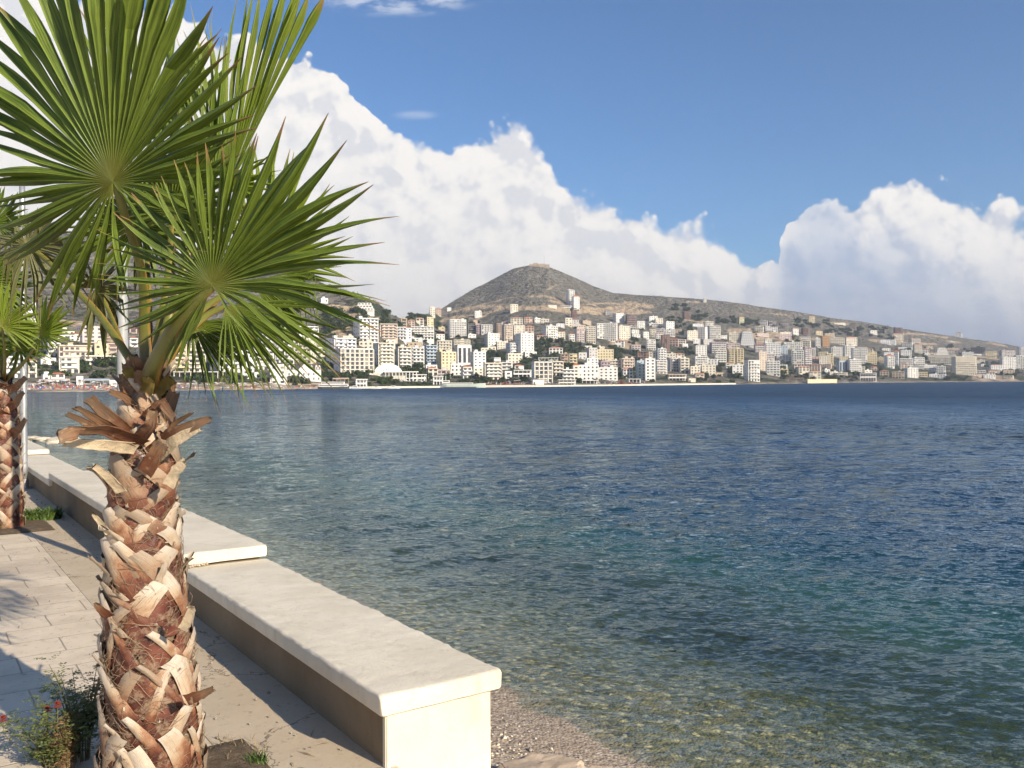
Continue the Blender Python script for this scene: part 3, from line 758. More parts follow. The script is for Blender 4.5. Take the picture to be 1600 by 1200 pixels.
c = N.ramp(N.math('ADD', s.outputs[0], N.math('MULTIPLY', N.math('SUBTRACT', n2, .5), 1.2)), [(0, (.09, .03, .018)), (.3, (.17, .068, .035)), (.6, (.25, .14, .078)), (1, (.17, .12, .08))])
c = N.mix(N.smooth(n1, .5, .68, 0, .65), c, (.085, .05, .03)); c = N.mix(N.smooth(N.noise(o3, 30, 4), .58, .7, 0, .5), c, (.45, .33, .21))
N.out(N.princ(c, .7, N.bump(N.math('ADD', n1, n2), .7, .005), .25)); DRY = m
DRYP = simple('dry_stub_pale', (.58, .47, .32), .7, .3, 18, .6, 70)

def make_palm(base_, path, radii, label, nboots, nf, seed, smooth_scale=1.0, group=None):
    """path: list of world points of the trunk axis, radii at those points"""
    r = random.Random(seed)
    p = thing('palm_tree', label, 'palm tree', tuple(base_), 0, group)
    off = Vector(base_)
    pz = [q.z for q in path]
    def axis(z):
        return Vector((float(np.interp(z, pz, [q.x for q in path])), float(np.interp(z, pz, [q.y for q in path])), z))
    def rad(z): return float(np.interp(z, pz, radii))
    z0, z1 = pz[0], pz[-1]
    from mathutils import noise as mn
    def surf(z, phi, e):
        return axis(z) - off + Vector((math.cos(phi), math.sin(phi), 0)) * (rad(z) + e)
    rows = []; nz = 60
    for k in range(nz + 1):
        z = z0 + (z1 - z0) * k / nz; row = []
        for q in range(40):
            ph = 2 * math.pi * q / 40
            row.append(surf(z, ph, -.012 + .014 * mn.noise(Vector((math.cos(ph) * 3, math.sin(ph) * 3, z * 9)))))
        rows.append(row)
    mb = MB(); mb.grid(rows, 0, True); mb.poly(rows[-1]); trunk = mb.obj('trunk', FIB, p, True)
    ga = R(137.5)
    for i in range(nboots):
        z = z0 - .06 + (z1 - z0 - .02) * (i + r.uniform(-.25, .25)) / nboots; phi = i * ga + r.uniform(-.2, .2)
        rr_ = rad(z); up = (z - z0) / (z1 - z0)
        wb = r.uniform(.12, .17) * smooth_scale; Lb = r.uniform(.20, .29) * smooth_scale * (1 - .25 * up)
        mb = MB(); uvs = []
        drop_ = r.choice((-1, 1, 0, 0))
        for sgn in (-1, 1):
            if sgn == drop_: continue
            wd = (r.uniform(.06, .095) if (sgn > 0) == (i % 2 == 0) else r.uniform(.026, .06)) * smooth_scale; sk = r.uniform(-.035, .035)
            e0 = .006 + (.008 if sgn > 0 else 0)
            rows = []; n = 9
            over = r.uniform(.75, 1.2)
            for k in range(n + 1):
                x = k / n; s_c = sgn * wb * (1 - x) ** .85 + sk * x; zz_ = z + Lb * over * x
                w2 = wd * (1.15 - .45 * x) * .5
                row = []
                for j in range(5):
                    y_ = (j - 2) / 2
                    ee = e0 + .026 * x ** 1.5 + .010 * (1 - y_ * y_) + .004 * r.uniform(-1, 1)
                    dx = y_ * w2
                    row.append(surf(zz_ + sgn * dx * .62, phi + (s_c + dx) / max(rr_, .05), ee)); uvs.append((x * .9 + .05, .5 + .5 * y_))
                rows.append(row)
            mb.grid(rows, 0)
        # stub at the tip
        tipped = r.random() < .45
        st = (r.uniform(.03, .09) if tipped else .006) * (1 + up * .8); rows = []
        outd = Vector((math.cos(phi), math.sin(phi), 0)); tang = Vector((-math.sin(phi), math.cos(phi), 0))
        b0 = surf(z + Lb * .93, phi, .03); lean = r.uniform(.5, 1.1); tg = r.uniform(-.4, .4)
        for k in range(5):
            x = k / 4; c_ = b0 + (outd * .62 * (.6 + x * .5) + Vector((0, 0, lean)) + tang * tg).normalized() * st * x
            w2 = (.024 - .012 * x) * smooth_scale * (1 if tipped else .4); row = []
            for j in range(5):
                y_ = (j - 2) / 2
                jag = (r.uniform(-.012, .016) if k == 4 else 0)
                row.append(c_ + tang * (y_ * w2) - outd * (y_ * y_ * .012) + Vector((0, 0, jag))); uvs.append((.75 + .25 * x, .5 + .5 * y_))
            rows.append(row)
        mb.grid(rows, 0)
        # dark red inner face
        rows = []
        for k in range(7):
            x = k / 6; w2 = wb * (1 - x) ** .8 * .98; row = []
            for j in range(7):
                y_ = (j - 3) / 3
                row.append(surf(z - .02 + Lb * .9 * x, phi + y_ * w2 / max(rr_, .05), .003 + .012 * x + .008 * (1 - y_ * y_))); uvs.append((.1, .5))
            rows.append(row)
        mb.grid(rows, 1)
        mb.uv = uvs
        mb.obj('leaf_base', [BOOT, FACE], trunk, True)
    # fibres
    mb = MB()
    for i in range(nf):
        z = r.uniform(z0, z1); ph = r.uniform(0, 6.283); e = r.uniform(.004, .028)
        pts = []; dz = r.uniform(-.05, .05); dp = r.uniform(-.12, .12) / max(.05, rad(z)); c1, c2 = r.uniform(-.3, .3), r.uniform(.004, .02)
        for k in range(5):
            x = k / 4; pts.append(surf(z + dz * x + .02 * math.sin(x * 4 + ph), ph + dp * x + c1 * .1 * math.sin(x * 5), e + c2 * math.sin(x * 3.14)))
        mb.tube(pts, .0011 * smooth_scale, 3, 0, False)
    f = mb.obj('fibre', FIBH, p); f['kind'] = 'stuff'
    return p, trunk, surf

def W_(u, v, Y): return at(u, v, Y)
YB = 3.88
path = [W_(235, 1300, YB), W_(236, 1200, YB), W_(238, 1100, YB), W_(232, 1000, YB), W_(226, 900, YB), W_(222, 800, YB), W_(226, 720, YB), W_(228, 650, YB), W_(230, 600, YB)]
k_ = YB / F
radii = [74 * k_, 68 * k_, 62 * k_, 56 * k_, 49 * k_, 42 * k_, 40 * k_, 30 * k_, 20 * k_]
path[0].z = PAVE - .05
palm, trunk, psurf = make_palm(Vector((path[0].x, path[0].y, PAVE)), path, radii, 'large nearby fan palm with shaggy criss-crossed trunk beside the sea wall', 86, 2400, 3)
def stub(pts, r0, r1, mat, parent=trunk, pl=palm, flat=.45):
    off = pl.location; mb = MB(); n = 10; rows = []
    P_ = [Vector(q) for q in pts]
    for k in range(n + 1):
        t = k / n * (len(P_) - 1); i = min(int(t), len(P_) - 2); f = t - i
        c_ = P_[i].lerp(P_[i + 1], f); d = (P_[i + 1] - P_[i]).normalized(); side = d.cross(Vector((0, 1, .15))).normalized(); nn = side.cross(d)
        r_ = (r0 + (r1 - r0) * (k / n)) * (1 - .28 * max(0, k / n - .75) * 4 * random.random()); row = []
        for q in range(12):
            g = 2 * math.pi * q / 12; gg = r_ * (1 + random.uniform(-.12, .12)) * (1.25 if k == n and q % 3 == 0 else 1)
            dep_ = math.sin(g); dep_ = dep_ if dep_ < 0 else -dep_ * .35     # channelled top
            row.append(c_ - off + side * (gg * math.cos(g)) - nn * (gg * flat * dep_) + d * (random.uniform(-.012, .012) if k == n else 0))
        rows.append(row)
    mb.grid(rows, 0, True); mb.poly(rows[-1]); mb.uv = [(.15 + .75 * (a // 12) / n, (a % 12) / 12) for a in range(12 * (n + 1))] + [(.9, .5)] * 12
    return mb.obj('leaf_base', mat, parent, True)
for pts, a, b, mt in (
    ([(215, 690, 3.8), (175, 655, 3.72), (140, 624, 3.65)], .034, .026, DRY), ([(210, 690, 3.78), (160, 660, 3.6), (120, 637, 3.5)], .028, .013, DRY), ([(212, 695, 3.74), (150, 668, 3.6), (106, 647, 3.5)], .026, .012, DRY),
    ([(225, 695, 3.72), (170, 672, 3.5), (120, 674, 3.3), (92, 684, 3.25)], .034, .022, DRY), ([(215, 702, 3.72), (160, 696, 3.55), (105, 692, 3.42)], .032, .018, DRYP),
    ([(235, 710, 3.75), (262, 682, 3.66), (300, 664, 3.6), (328, 655, 3.58)], .036, .014, DRY), ([(240, 715, 3.72), (270, 690, 3.64), (312, 668, 3.6)], .034, .016, DRYP), ([(250, 690, 3.8), (275, 660, 3.75), (300, 645, 3.7)], .016, .006, DRY),
    ([(245, 660, 3.85), (262, 640, 3.8), (272, 612, 3.78)], .032, .026, DRY), ([(228, 655, 3.75), (252, 628, 3.7), (272, 655, 3.66)], .028, .018, DRY), ([(215, 640, 3.8), (195, 620, 3.75), (172, 612, 3.7)], .026, .012, DRY),
    ([(190, 770, 3.68), (168, 745, 3.6), (146, 727, 3.55)], .024, .015, DRYP), ([(262, 760, 3.65), (275, 735, 3.62), (288, 722, 3.6)], .026, .018, DRYP), ([(170, 835, 3.7), (155, 815, 3.66), (145, 803, 3.63)], .015, .01, DRYP),
    ([(172, 965, 3.66), (158, 953, 3.62), (150, 945, 3.6)], .024, .014, DRY), ([(285, 985, 3.6), (295, 965, 3.57), (300, 950, 3.55)], .022, .016, DRYP), ([(290, 1095, 3.62), (315, 1085, 3.6), (334, 1076, 3.58)], .026, .012, DRY),
    ([(215, 690, 3.75), (235, 665, 3.68), (238, 640, 3.66)], .03, .022, DRY), ([(225, 740, 3.68), (245, 705, 3.62), (255, 690, 3.6)], .035, .03, DRY)):
    stub([W_(*q) for q in pts], a, b, mt)
for k in range(15):
    a_ = k * 2.4; uo = 228 + 26 * math.cos(a_) * (1 - k / 30); yo = 3.88 - .08 * math.sin(a_); vb = 640 - k * 3.0
    stub([W_(uo, vb, yo), W_(uo + 9 * math.cos(a_), vb - 24, yo - .02 * math.sin(a_)), W_(uo + 15 * math.cos(a_ + .2), vb - 40 - 10 * random.random(), yo - .04 * math.sin(a_))], .042, .020, DRY)
GRS = simple('cut_green_stalk', (.16, .12, .03), .5, .5, 16)
for pts, a, b in (([(226, 615, 3.85), (212, 596, 3.8), (198, 576, 3.76)], .03, .026), ([(240, 618, 3.8), (258, 600, 3.76), (268, 592, 3.74)], .028, .024), ([(228, 615, 3.75), (232, 600, 3.72), (228, 588, 3.7)], .03, .02)):
    stub([W_(*q) for q in pts], a, b, GRS)

def fan(u, v, Y, lens_px, N_, fused, kx, kz, cup, droop, mat, seed, pl, pet=None, prad=(.03, .012), **kw):
    hub = W_(u, v, Y); q = Y / F
    o = make_blade(hub, Y, [(a, l * q) for a, l in lens_px], N_, fused, kx, kz, cup, droop, mat, pl, seed, **kw)
    if pet: make_petiole([W_(*x) for x in pet] + [hub - Vector((0, -.012, 0))], prad, pl, o)
    return o
# A: the big upper-left fan, facing the camera
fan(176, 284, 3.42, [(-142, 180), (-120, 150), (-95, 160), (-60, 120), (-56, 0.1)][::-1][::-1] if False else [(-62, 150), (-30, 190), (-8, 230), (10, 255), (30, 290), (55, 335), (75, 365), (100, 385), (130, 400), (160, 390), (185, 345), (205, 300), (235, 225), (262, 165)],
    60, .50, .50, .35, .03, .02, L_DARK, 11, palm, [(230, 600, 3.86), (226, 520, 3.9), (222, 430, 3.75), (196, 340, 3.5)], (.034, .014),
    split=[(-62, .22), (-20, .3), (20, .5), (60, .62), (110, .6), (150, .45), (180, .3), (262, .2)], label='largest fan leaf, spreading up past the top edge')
# B: the lower-right fan
fan(331, 446, 3.30, [(-68, 60), (-50, 110), (-30, 190), (-12, 262), (5, 292), (20, 335), (30, 325), (42, 300), (55, 255), (72, 215), (90, 190), (110, 182), (130, 188), (150, 205), (165, 215), (180, 215), (200, 215), (222, 180), (236, 140)],
    54, .55, .35, .50, .05, .05, L_DARK, 12, palm, [(232, 612, 3.84), (240, 575, 3.72), (268, 520, 3.5), (300, 478, 3.38)], (.056, .018),
    split=[(-68, .2), (0, .34), (40, .52), (90, .55), (140, .45), (180, .3), (236, .2)], label='lower fan leaf spreading right over the water')
# C: upright folded fan behind
fan(357, 290, 4.35, [(56, 300), (60, 325), (70, 325), (84, 300), (95, 285), (108, 270), (122, 215), (135, 150)], 30, .62, .5, .1, .02, .0, L_FRESH, 13, palm,
    [(236, 600, 3.95), (270, 500, 4.15), (320, 380, 4.3)], (.03, .012), split=[(56, .85), (70, .75), (90, .45), (135, .4)], pleat=.5, label='upright folded fan leaf behind the others')
fan(352, 292, 4.30, [(-30, 70), (0, 92), (20, 100), (45, 95), (60, 90)], 14, .3, .1, .2, .05, .1, L_FRESH, 14, palm, [(236, 600, 3.95), (280, 480, 4.1), (330, 340, 4.25)], (.026, .01))
# F: fan behind B showing its tips above it
fan(405, 415, 4.5, [(-20, 130), (10, 150), (40, 165), (62, 185), (80, 190), (100, 175), (130, 120)], 30, .5, .1, .15, .03, .0, L_FRESH, 15, palm, [(240, 600, 3.95), (300, 510, 4.2), (370, 440, 4.45)], (.026, .01))
# D: drooping leaf under B
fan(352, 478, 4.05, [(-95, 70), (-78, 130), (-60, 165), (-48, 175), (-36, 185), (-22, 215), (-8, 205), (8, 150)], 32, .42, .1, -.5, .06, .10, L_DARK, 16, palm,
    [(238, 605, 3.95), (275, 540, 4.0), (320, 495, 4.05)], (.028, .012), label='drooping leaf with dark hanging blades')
fan(395, 440, 4.2, [(-60, 160), (-30, 175), (-5, 190), (15, 185)], 22, .4, .1, -.2, .03, .05, L_DARK, 17, palm, [(238, 602, 4.0), (300, 500, 4.15), (360, 455, 4.2)], (.024, .01), fold=(.55, .65), label='leaf with its blade ends hanging straight down')
# J: leaf behind A and the lamp post
fan(214, 352, 4.25, [(-150, 120), (-110, 120), (-70, 110), (-20, 130), (10, 150), (50, 150), (90, 120), (140, 120), (190, 150), (209, 140)], 40, .4, .05, .1, .05, .06, L_DARK, 18, palm, [(230, 600, 3.98), (228, 500, 4.15), (220, 420, 4.25)], (.028, .012), fold=(.6, .3))
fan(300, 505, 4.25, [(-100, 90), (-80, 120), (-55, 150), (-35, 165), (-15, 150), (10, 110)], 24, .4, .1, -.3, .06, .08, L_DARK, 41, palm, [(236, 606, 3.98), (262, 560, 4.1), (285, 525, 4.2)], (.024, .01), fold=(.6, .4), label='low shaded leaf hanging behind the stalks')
fan(150, 450, 4.5, [(-130, 80), (-100, 110), (-70, 110), (-40, 90), (0, 60), (60, 50), (120, 60), (180, 70)], 26, .4, .05, .1, .05, .1, L_OLD, 42, palm, [(226, 606, 3.98), (200, 560, 4.2), (172, 490, 4.45)], (.02, .008), fold=(.5, .5), label='old hanging leaf left of the lamp post')
fan(268, 330, 4.05, [(-60, 110), (-20, 140), (20, 150), (60, 160), (90, 150), (130, 130), (170, 120), (200, 110)], 34, .5, .4, .5, .05, .05, L_DARK, 43, palm, [(232, 604, 3.96), (248, 520, 4.05), (262, 430, 4.08)], (.026, .012))
# G: old leaf at far left
fan(42, 384, 4.55, [(-135, 90), (-100, 110), (-70, 120), (-40, 115), (0, 120), (30, 90), (70, 70), (110, 65), (150, 70), (190, 70), (224, 80)], 40, .38, .05, .1, .06, .16, L_OLD, 19, palm,
    [(224, 604, 3.92), (205, 565, 4.0), (152, 488, 4.2), (105, 442, 4.35), (72, 405, 4.5)], (.026, .009), fold=(.5, .35), label='old olive leaf with limp hanging blades')
# upper back leaf, tips seen between the blades of the big fan
fan(215, 240, 4.6, [(40, 210), (60, 240), (80, 255), (100, 250), (120, 220)], 18, .5, .05, .1, .03, .0, L_DARK, 20, palm, [(232, 600, 4.0), (232, 480, 4.3), (225, 340, 4.55)], (.026, .01))
fan(330, 300, 4.1, [(70, 200), (84, 235), (97, 240), (110, 230), (125, 160)], 14, .35, .1, .1, .02, .0, L_DARK, 23, palm, [(234, 600, 3.95), (262, 500, 4.0), (300, 380, 4.1)], (.024, .01))
# thin curling threads on the leaves
mb = MB(); thr = random.Random(9)
for (u, v, Y, du, dv) in ((243, 95, 3.3, 12, 80), (250, 100, 3.3, -14, 60), (290, 185, 3.3, 12, 30), (300, 195, 3.3, 8, 34), (286, 215, 3.3, 14, 12), (262, 345, 3.2, 20, 30), (340, 330, 3.2, 16, 28), (248, 150, 3.3, 24, 18), (258, 385, 3.2, 26, 6), (298, 402, 3.2, 20, -12), (310, 345, 3.25, 26, 15)):
    pts = [W_(u + du * x + 7 * math.sin(x * 5 + u), v + dv * x + 3 * math.cos(x * 6 + v), Y + .03 * math.sin(x * 7)) - palm.location for x in [q / 9 for q in range(10)]]
    mb.tube(pts, .0009, 3, 0, False)
t_ = mb.obj('leaf_thread', FIBH, palm)

# the second palm, beyond it on the left
b = at_z(13, 826, PAVE); Y2 = b.y; q = Y2 / F
path = [W_(13, 845, Y2), W_(13, 800, Y2), W_(13, 740, Y2), W_(10, 680, Y2), W_(7, 620, Y2), W_(4, 592, Y2)]; path[0].z = PAVE - .05
palm2, trunk2, ps2 = make_palm(Vector((path[0].x, path[0].y, PAVE)), path, [20 * q, 18 * q, 17 * q, 16 * q, 15 * q, 11 * q], 'smaller fan palm farther along the promenade by the thin lamp post', 60, 500, 8, 1.05)
def fan2(u, v, Y, lens, N_, fused, seed, mat=L_FRESH, **kw):
    fan(u, v, Y, lens, N_, fused, .05, .25, .03, .05, mat, seed, palm2, [(6, 596, Y2), ((u + 6) / 2 + 3, (v + 596) / 2 + 6, (Y + Y2) / 2)], (.035, .014), **kw)
fan2(3, 511, 9.9, [(-70, 35), (-30, 60), (0, 66), (30, 72), (60, 78), (90, 80), (130, 75), (180, 60), (230, 50)], 34, .45, 31)
fan2(64, 523, 9.95, [(-130, 40), (-90, 34), (-50, 34), (-20, 50), (10, 64), (30, 72), (45, 78), (65, 76), (90, 68), (120, 55), (160, 50), (200, 55)], 36, .42, 32)
fan2(30, 545, 10.5, [(-140, 45), (-90, 30), (-30, 50), (0, 60), (40, 50), (100, 40), (170, 60), (210, 60)], 26, .4, 33, L_DARK)
fan2(-22, 440, 10.4, [(-90, 60), (-40, 90), (0, 90), (40, 80), (90, 80), (140, 60)], 30, .45, 34, L_DARK)
fan2(-60, 520, 10.2, [(-60, 60), (0, 90), (60, 90), (120, 90), (200, 90)], 30, .45, 35)
fan2(-10, 350, 10.8, [(-60, 40), (-10, 60), (60, 70), (120, 60), (180, 60)], 24, .45, 36, L_DARK)
mb = MB(); rb = random.Random(4)
for (u0, v0, u1, v1) in ((8, 612, 40, 590), (5, 606, -20, 585), (12, 640, 36, 612), (10, 650, -12, 630), (16, 680, 40, 655)):
    stub([W_(u0, v0, Y2 - .1), W_((u0 + u1) / 2, (v0 + v1) / 2 + 4, Y2 - .2), W_(u1, v1, Y2 - .22)], .06, .03, DRY, trunk2, palm2)

# litter, grit and leaf shreds on the promenade
mb = MB(); rl_ = random.Random(33)
for k in range(620):
    t_q = rl_.uniform(3.2, 16); L_q = 1.74 - abs(rl_.gauss(0, .22)) if rl_.random() < .45 else rl_.uniform(-2.6, 1.75)
    c = TL(t_q, L_q, PAVE + .007); s_l = rl_.uniform(.003, .011); a = rl_.uniform(0, 6.28); e1 = Vector((math.cos(a), math.sin(a), 0)); e2 = Vector((-math.sin(a), math.cos(a), 0))
    if rl_.random() < .35: l_ = rl_.uniform(.015, .07); mb.quad(c - e1 * l_ - e2 * .002, c - e1 * l_ * .1 - e2 * .004 + Vector((0, 0, .006)), c + e1 * l_ + Vector((0, 0, .002)), c - e1 * l_ * .1 + e2 * .004 + Vector((0, 0, .005)), 0)
    else: mb.tube([c - e1 * s_l, c + Vector((0, 0, s_l * .5)), c + e1 * s_l * .8], [s_l * .3, s_l * .7, s_l * .3], 5, 1)
o = mb.obj('litter', [simple('leaf_shred', (.30, .21, .11), .8, .4, 20), simple('grit', (.30, .26, .21), .9, .4, 20)]); tag(o, 'grit and dry leaf shreds scattered over the paving', None, None, 'stuff')

# ---------------------------------------------------------------- planting pits and low plants
soilm = simple('pit_soil', (.13, .095, .06), .95, .45, 14, 1.0, 50)
def pit(t0, t1, l0, l1, label):
    mb = MB(); n = 18; rows = []
    from mathutils import noise as mn
    for i in range(n + 1):
        row = []
        for j in range(n + 1):
            q_ = TL(t0 + (t1 - t0) * i / n, l0 + (l1 - l0) * j / n, 0); e = min(i, j, n - i, n - j) / n
            q_.z = PAVE + .008 + min(e * .3, .02) + .02 * e * (mn.noise(q_ * 14) + mn.noise(q_ * 40) * .4); row.append(q_)
        rows.append(row)
    mb.grid(rows); o = mb.obj('soil', soilm, None, True); tag(o, label, None, None, 'structure'); return o
pit(3.30, 4.34, .36, 1.36, 'square soil pit cut into the paving round the large palm')
pt2 = (b.dot(TU), b.dot(LN)); pit(pt2[0] - .5, pt2[0] + .6, pt2[1] - .6, pt2[1] + .45, 'soil pit round the smaller palm')
grass_m = simple('grass_blade', (.075, .12, .025), .6, .4, 12)
def tufts(name, c, rx, ry, n, h, label, seed, mat=grass_m, wd=.006):
    r = random.Random(seed); mb = MB()
    for k in range(n):
        a = r.uniform(0, 6.28); d = math.sqrt(r.random()); p_ = c + TU * (math.cos(a) * d * rx) + LN * (math.sin(a) * d * ry)
        hh_ = h * r.uniform(.4, 1.1); b_ = r.uniform(0, 6.28); ln = Vector((math.cos(b_), math.sin(b_), 0)); sd2 = Vector((-ln.y, ln.x, 0)) * wd * r.uniform(.5, 1.2)
        p1_ = p_ + ln * hh_ * .25 + Vector((0, 0, hh_ * .6)); p2_ = p_ + ln * hh_ * .8 + Vector((0, 0, hh_))
        i = len(mb.v); mb.v += [tuple(p_ - sd2), tuple(p_ + sd2), tuple(p1_ + sd2 * .7), tuple(p1_ - sd2 * .7), tuple(p2_)]
        mb.f += [(i, i + 1, i + 2, i + 3), (i + 3, i + 2, i + 4)]; mb.m += [0, 0]
    o = mb.obj(name, mat); return tag(o, label, None, None, 'stuff')
c = at_z(52, 812, PAVE); tufts('grass', c, .28, .33, 900, .14, 'short green weeds round the foot of the smaller palm', 3, wd=.012)
c = at_z(-10, 826, PAVE); tufts('grass', c, .3, .3, 500, .14, 'short green weeds at the left foot of the smaller palm', 5, wd=.012)
c = at_z(350, 1178, PAVE); tufts('grass', c, .18, .2, 60, .06, 'sparse dry grass blades on the soil pit', 4, simple('dry_grass', (.25, .19, .10), .8, .3, 12), .003)
c = at_z(402, 1192, PAVE + .01); tufts('grass', c, .05, .05, 110, .045, 'small green weed tuft at the corner of the soil pit', 6, wd=.004)

leaf_g = simple('marigold_leaf', (.15, .175, .055), .55, .45, 9); stem_g = simple('marigold_stem', (.13, .12, .05), .7, .3, 10)
dead_b = simple('dead_stalk', (.32, .20, .10), .85, .35, 20); red_f = simple('red_petal', (.32, .05, .02), .5, .2, 20); yel_f = simple('flower_eye', (.6, .32, .03), .6, .1, 10)
def shrub(name, c, label, cat, nst, H, spread, seed, dens=1.0, flowers=(), dead=0, lsize=.024):
    r = random.Random(seed); root = thing(name, label, cat, tuple(c)); ms_ = MB(); ml = MB(); md = MB()
    for k in range(nst + dead):
        a = r.uniform(0, 6.28); sp_ = spread * r.uniform(.2, 1); h = H * r.uniform(.55, 1.05); isd = k >= nst
        top_ = Vector((math.cos(a) * sp_, math.sin(a) * sp_, h)); ctrl = Vector((top_.x * .35, top_.y * .35, h * .6)); b0 = Vector((math.cos(a) * .03, math.sin(a) * .03, -.02))
        P_ = [b0 * (1 - x) ** 2 + ctrl * 2 * x * (1 - x) + top_ * x * x for x in [q_ / 8 for q_ in range(9)]]
        (md if isd else ms_).tube(P_, [.0045 - .0035 * q_ / 8 for q_ in range(9)], 5)
        for q_ in range(2, 9):
            for s_ in range(int(4 * dens) if not isd else 3):
                base2 = P_[q_] + Vector((r.uniform(-.008, .008), r.uniform(-.008, .008), r.uniform(-.02, .02)))
                b_ = r.uniform(0, 6.28); dirv = Vector((math.cos(b_), math.sin(b_), r.uniform(-.2, .7))).normalized(); LL_ = r.uniform(.05, .10) * (1.0 if not isd else .6)
                side = dirv.cross(Vector((0, 0, 1))).normalized()
                tgt = md if isd else ml
                for e in range(5):                     # feathery leaflets in pairs
                    f_ = (e + 1) / 5; c0 = base2 + dirv * LL_ * f_ + Vector((0, 0, -.012 * f_ * f_))
                    for sg_ in (-1, 1):
                        d2 = (side * sg_ + dirv * .6 + Vector((0, 0, r.uniform(-.2, .2)))).normalized(); ls = lsize * (1.15 - .5 * f_) * r.uniform(.7, 1.2)
                        wv = d2.cross(Vector((r.uniform(-.4, .4), r.uniform(-.4, .4), 1))).normalized() * ls * .26
                        i = len(tgt.v); tgt.v += [tuple(c0), tuple(c0 + d2 * ls * .5 + wv), tuple(c0 + d2 * ls), tuple(c0 + d2 * ls * .5 - wv)]; tgt.f.append((i, i + 1, i + 2, i + 3)); tgt.m.append(0)
    ms_.obj('stem', stem_g, root, True); ml.obj('foliage', leaf_g, root)
    if dead: md.obj('dead_stalks', dead_b, root)
    for fp in flowers:
        p_ = Vector(fp) - root.location; mb = MB(); mb.tube([Vector((p_.x * .5, p_.y * .5, .05)), p_ - Vector((0, 0, .06)), p_], .0016, 4); mb.obj('stem', stem_g, root); mb = MB()
        for ring, (rr_, n_, zz_) in enumerate(((.020, 10, -.003), (.016, 9, .004), (.011, 7, .010), (.006, 5, .014))):
            for e in range(n_):
                a = e * 6.283 / n_ + ring * .4; d2 = Vector((math.cos(a), math.sin(a) * .9, .05 + ring * .45)); s2 = Vector((-math.sin(a), math.cos(a), 0))
                i = len(mb.v); o_ = p_ + Vector((0, 0, zz_))
                mb.v += [tuple(o_), tuple(o_ + d2 * rr_ * .7 + s2 * rr_ * .42), tuple(o_ + d2 * rr_), tuple(o_ + d2 * rr_ * .7 - s2 * rr_ * .42)]; mb.f.append((i, i + 1, i + 2, i + 3)); mb.m.append(0)
        mb.obj('flower', red_f, root)
    return root
c = at_z(82, 1196, PAVE)
shrub('marigold', c, 'bushy feathery-leaved marigold with red flowers left of the large palm', 'plant', 24, .32, .26, 2, .8, [at(90, 1103, 4.0), at(5, 1125, 4.0), at(74, 1110, 4.1)])
c = at_z(128, 1186, PAVE)
shrub('marigold', c, 'taller sparse marigold stems gone to seed right against the palm trunk', 'plant', 14, .46, .15, 5, .7, (), 3, .02)
c = at_z(108, 1204, PAVE)
shrub('dead_plant', c, 'dry brown dead plant stalks in front of the marigold', 'plant', 2, .24, .06, 6, .5, (), 14, .014)
# ---------------------------------------------------------------- the town across the bay
def stucco(name, c, dirt=.25):
    m, nt = newmat('stucco_' + name); N = NT(nt); pos = N.pos()
    n1 = N.noise(N.vmath('MULTIPLY', pos, (1, 1, .3)), .35, 4, .65); n2 = N.noise(pos, .08, 2)
    c_ = N.mix(N.smooth(n1, .48, .75, 0, dirt * 2), c, tuple(x * .66 for x in c)); c_ = N.mix(N.smooth(n2, .4, .6, 0, .3), c_, tuple(x * .85 for x in c))
    N.out(N.princ(c_, .85, None, .2)); return m
CW = {'white': ((.86, .84, .78), 'white'), 'cool': ((.82, .82, .80), 'cool white'), 'cream': ((.78, .72, .59), 'cream'), 'yellow': ((.74, .64, .42), 'pale yellow'), 'peach': ((.72, .60, .49), 'peach'),
      'pink': ((.70, .59, .55), 'pink'), 'salmon': ((.60, .44, .35), 'salmon'), 'grey': ((.60, .58, .54), 'grey'), 'brown': ((.42, .32, .24), 'brown'), 'tan': ((.58, .48, .36), 'tan'), 'orange': ((.62, .38, .18), 'orange'),
      'mauve': ((.52, .42, .44), 'mauve'), 'brick': ((.30, .15, .12), 'brick red'), 'dark': ((.10, .11, .12), 'dark grey'), 'green': ((.55, .62, .54), 'pale green'), 'blue': ((.48, .56, .62), 'pale blue'), 'lime': ((.56, .56, .36), 'yellow-green'), 'navy': ((.03, .05, .10), 'dark blue')}
SM = {k: stucco(k, v[0]) for k, v in CW.items()}
wg, nt = newmat('window_glass'); N = NT(nt)
rnd = N.n('ShaderNodeObjectInfo').outputs['Random']
N.out(N.princ(N.ramp(rnd, [(0, (.045, .05, .06)), (.45, (.09, .09, .09)), (.75, (.16, .15, .14)), (.9, (.32, .29, .24))], 'CONSTANT'), .2, None, .5))
roofm = simple('terracotta_roof', (.40, .15, .08), .85, .3, .6, 0, 20, .2, 0, True); slatem = simple('dark_roof', (.09, .075, .08), .8, .3, .6, 0, 20, .2, 0, True)
flatm = simple('flat_roof', (.42, .38, .33), .9, .25, .3, 0, 20, .2, 0, True); frame_m = simple('bare_concrete', (.33, .30, .27), .9, .25, .4, 0, 20, .2, 0, True)
tankm = simple('roof_tank', (.55, .56, .58), .5, .2, 1)
FL = 3.05
ORD = ['', 'second ', 'third ', 'fourth ', 'fifth ', 'sixth ', 'seventh ', 'eighth ', 'ninth ', 'tenth ', 'eleventh ', 'twelfth ', 'thirteenth ', 'fourteenth ', 'fifteenth ', 'sixteenth ']
NUMW = {1: 'one-storey', 2: 'two-storey', 3: 'three-storey', 4: 'four-storey', 5: 'five-storey', 6: 'six-storey', 7: 'seven-storey', 8: 'eight-storey', 9: 'nine-storey', 10: 'ten-storey'}
BL = []
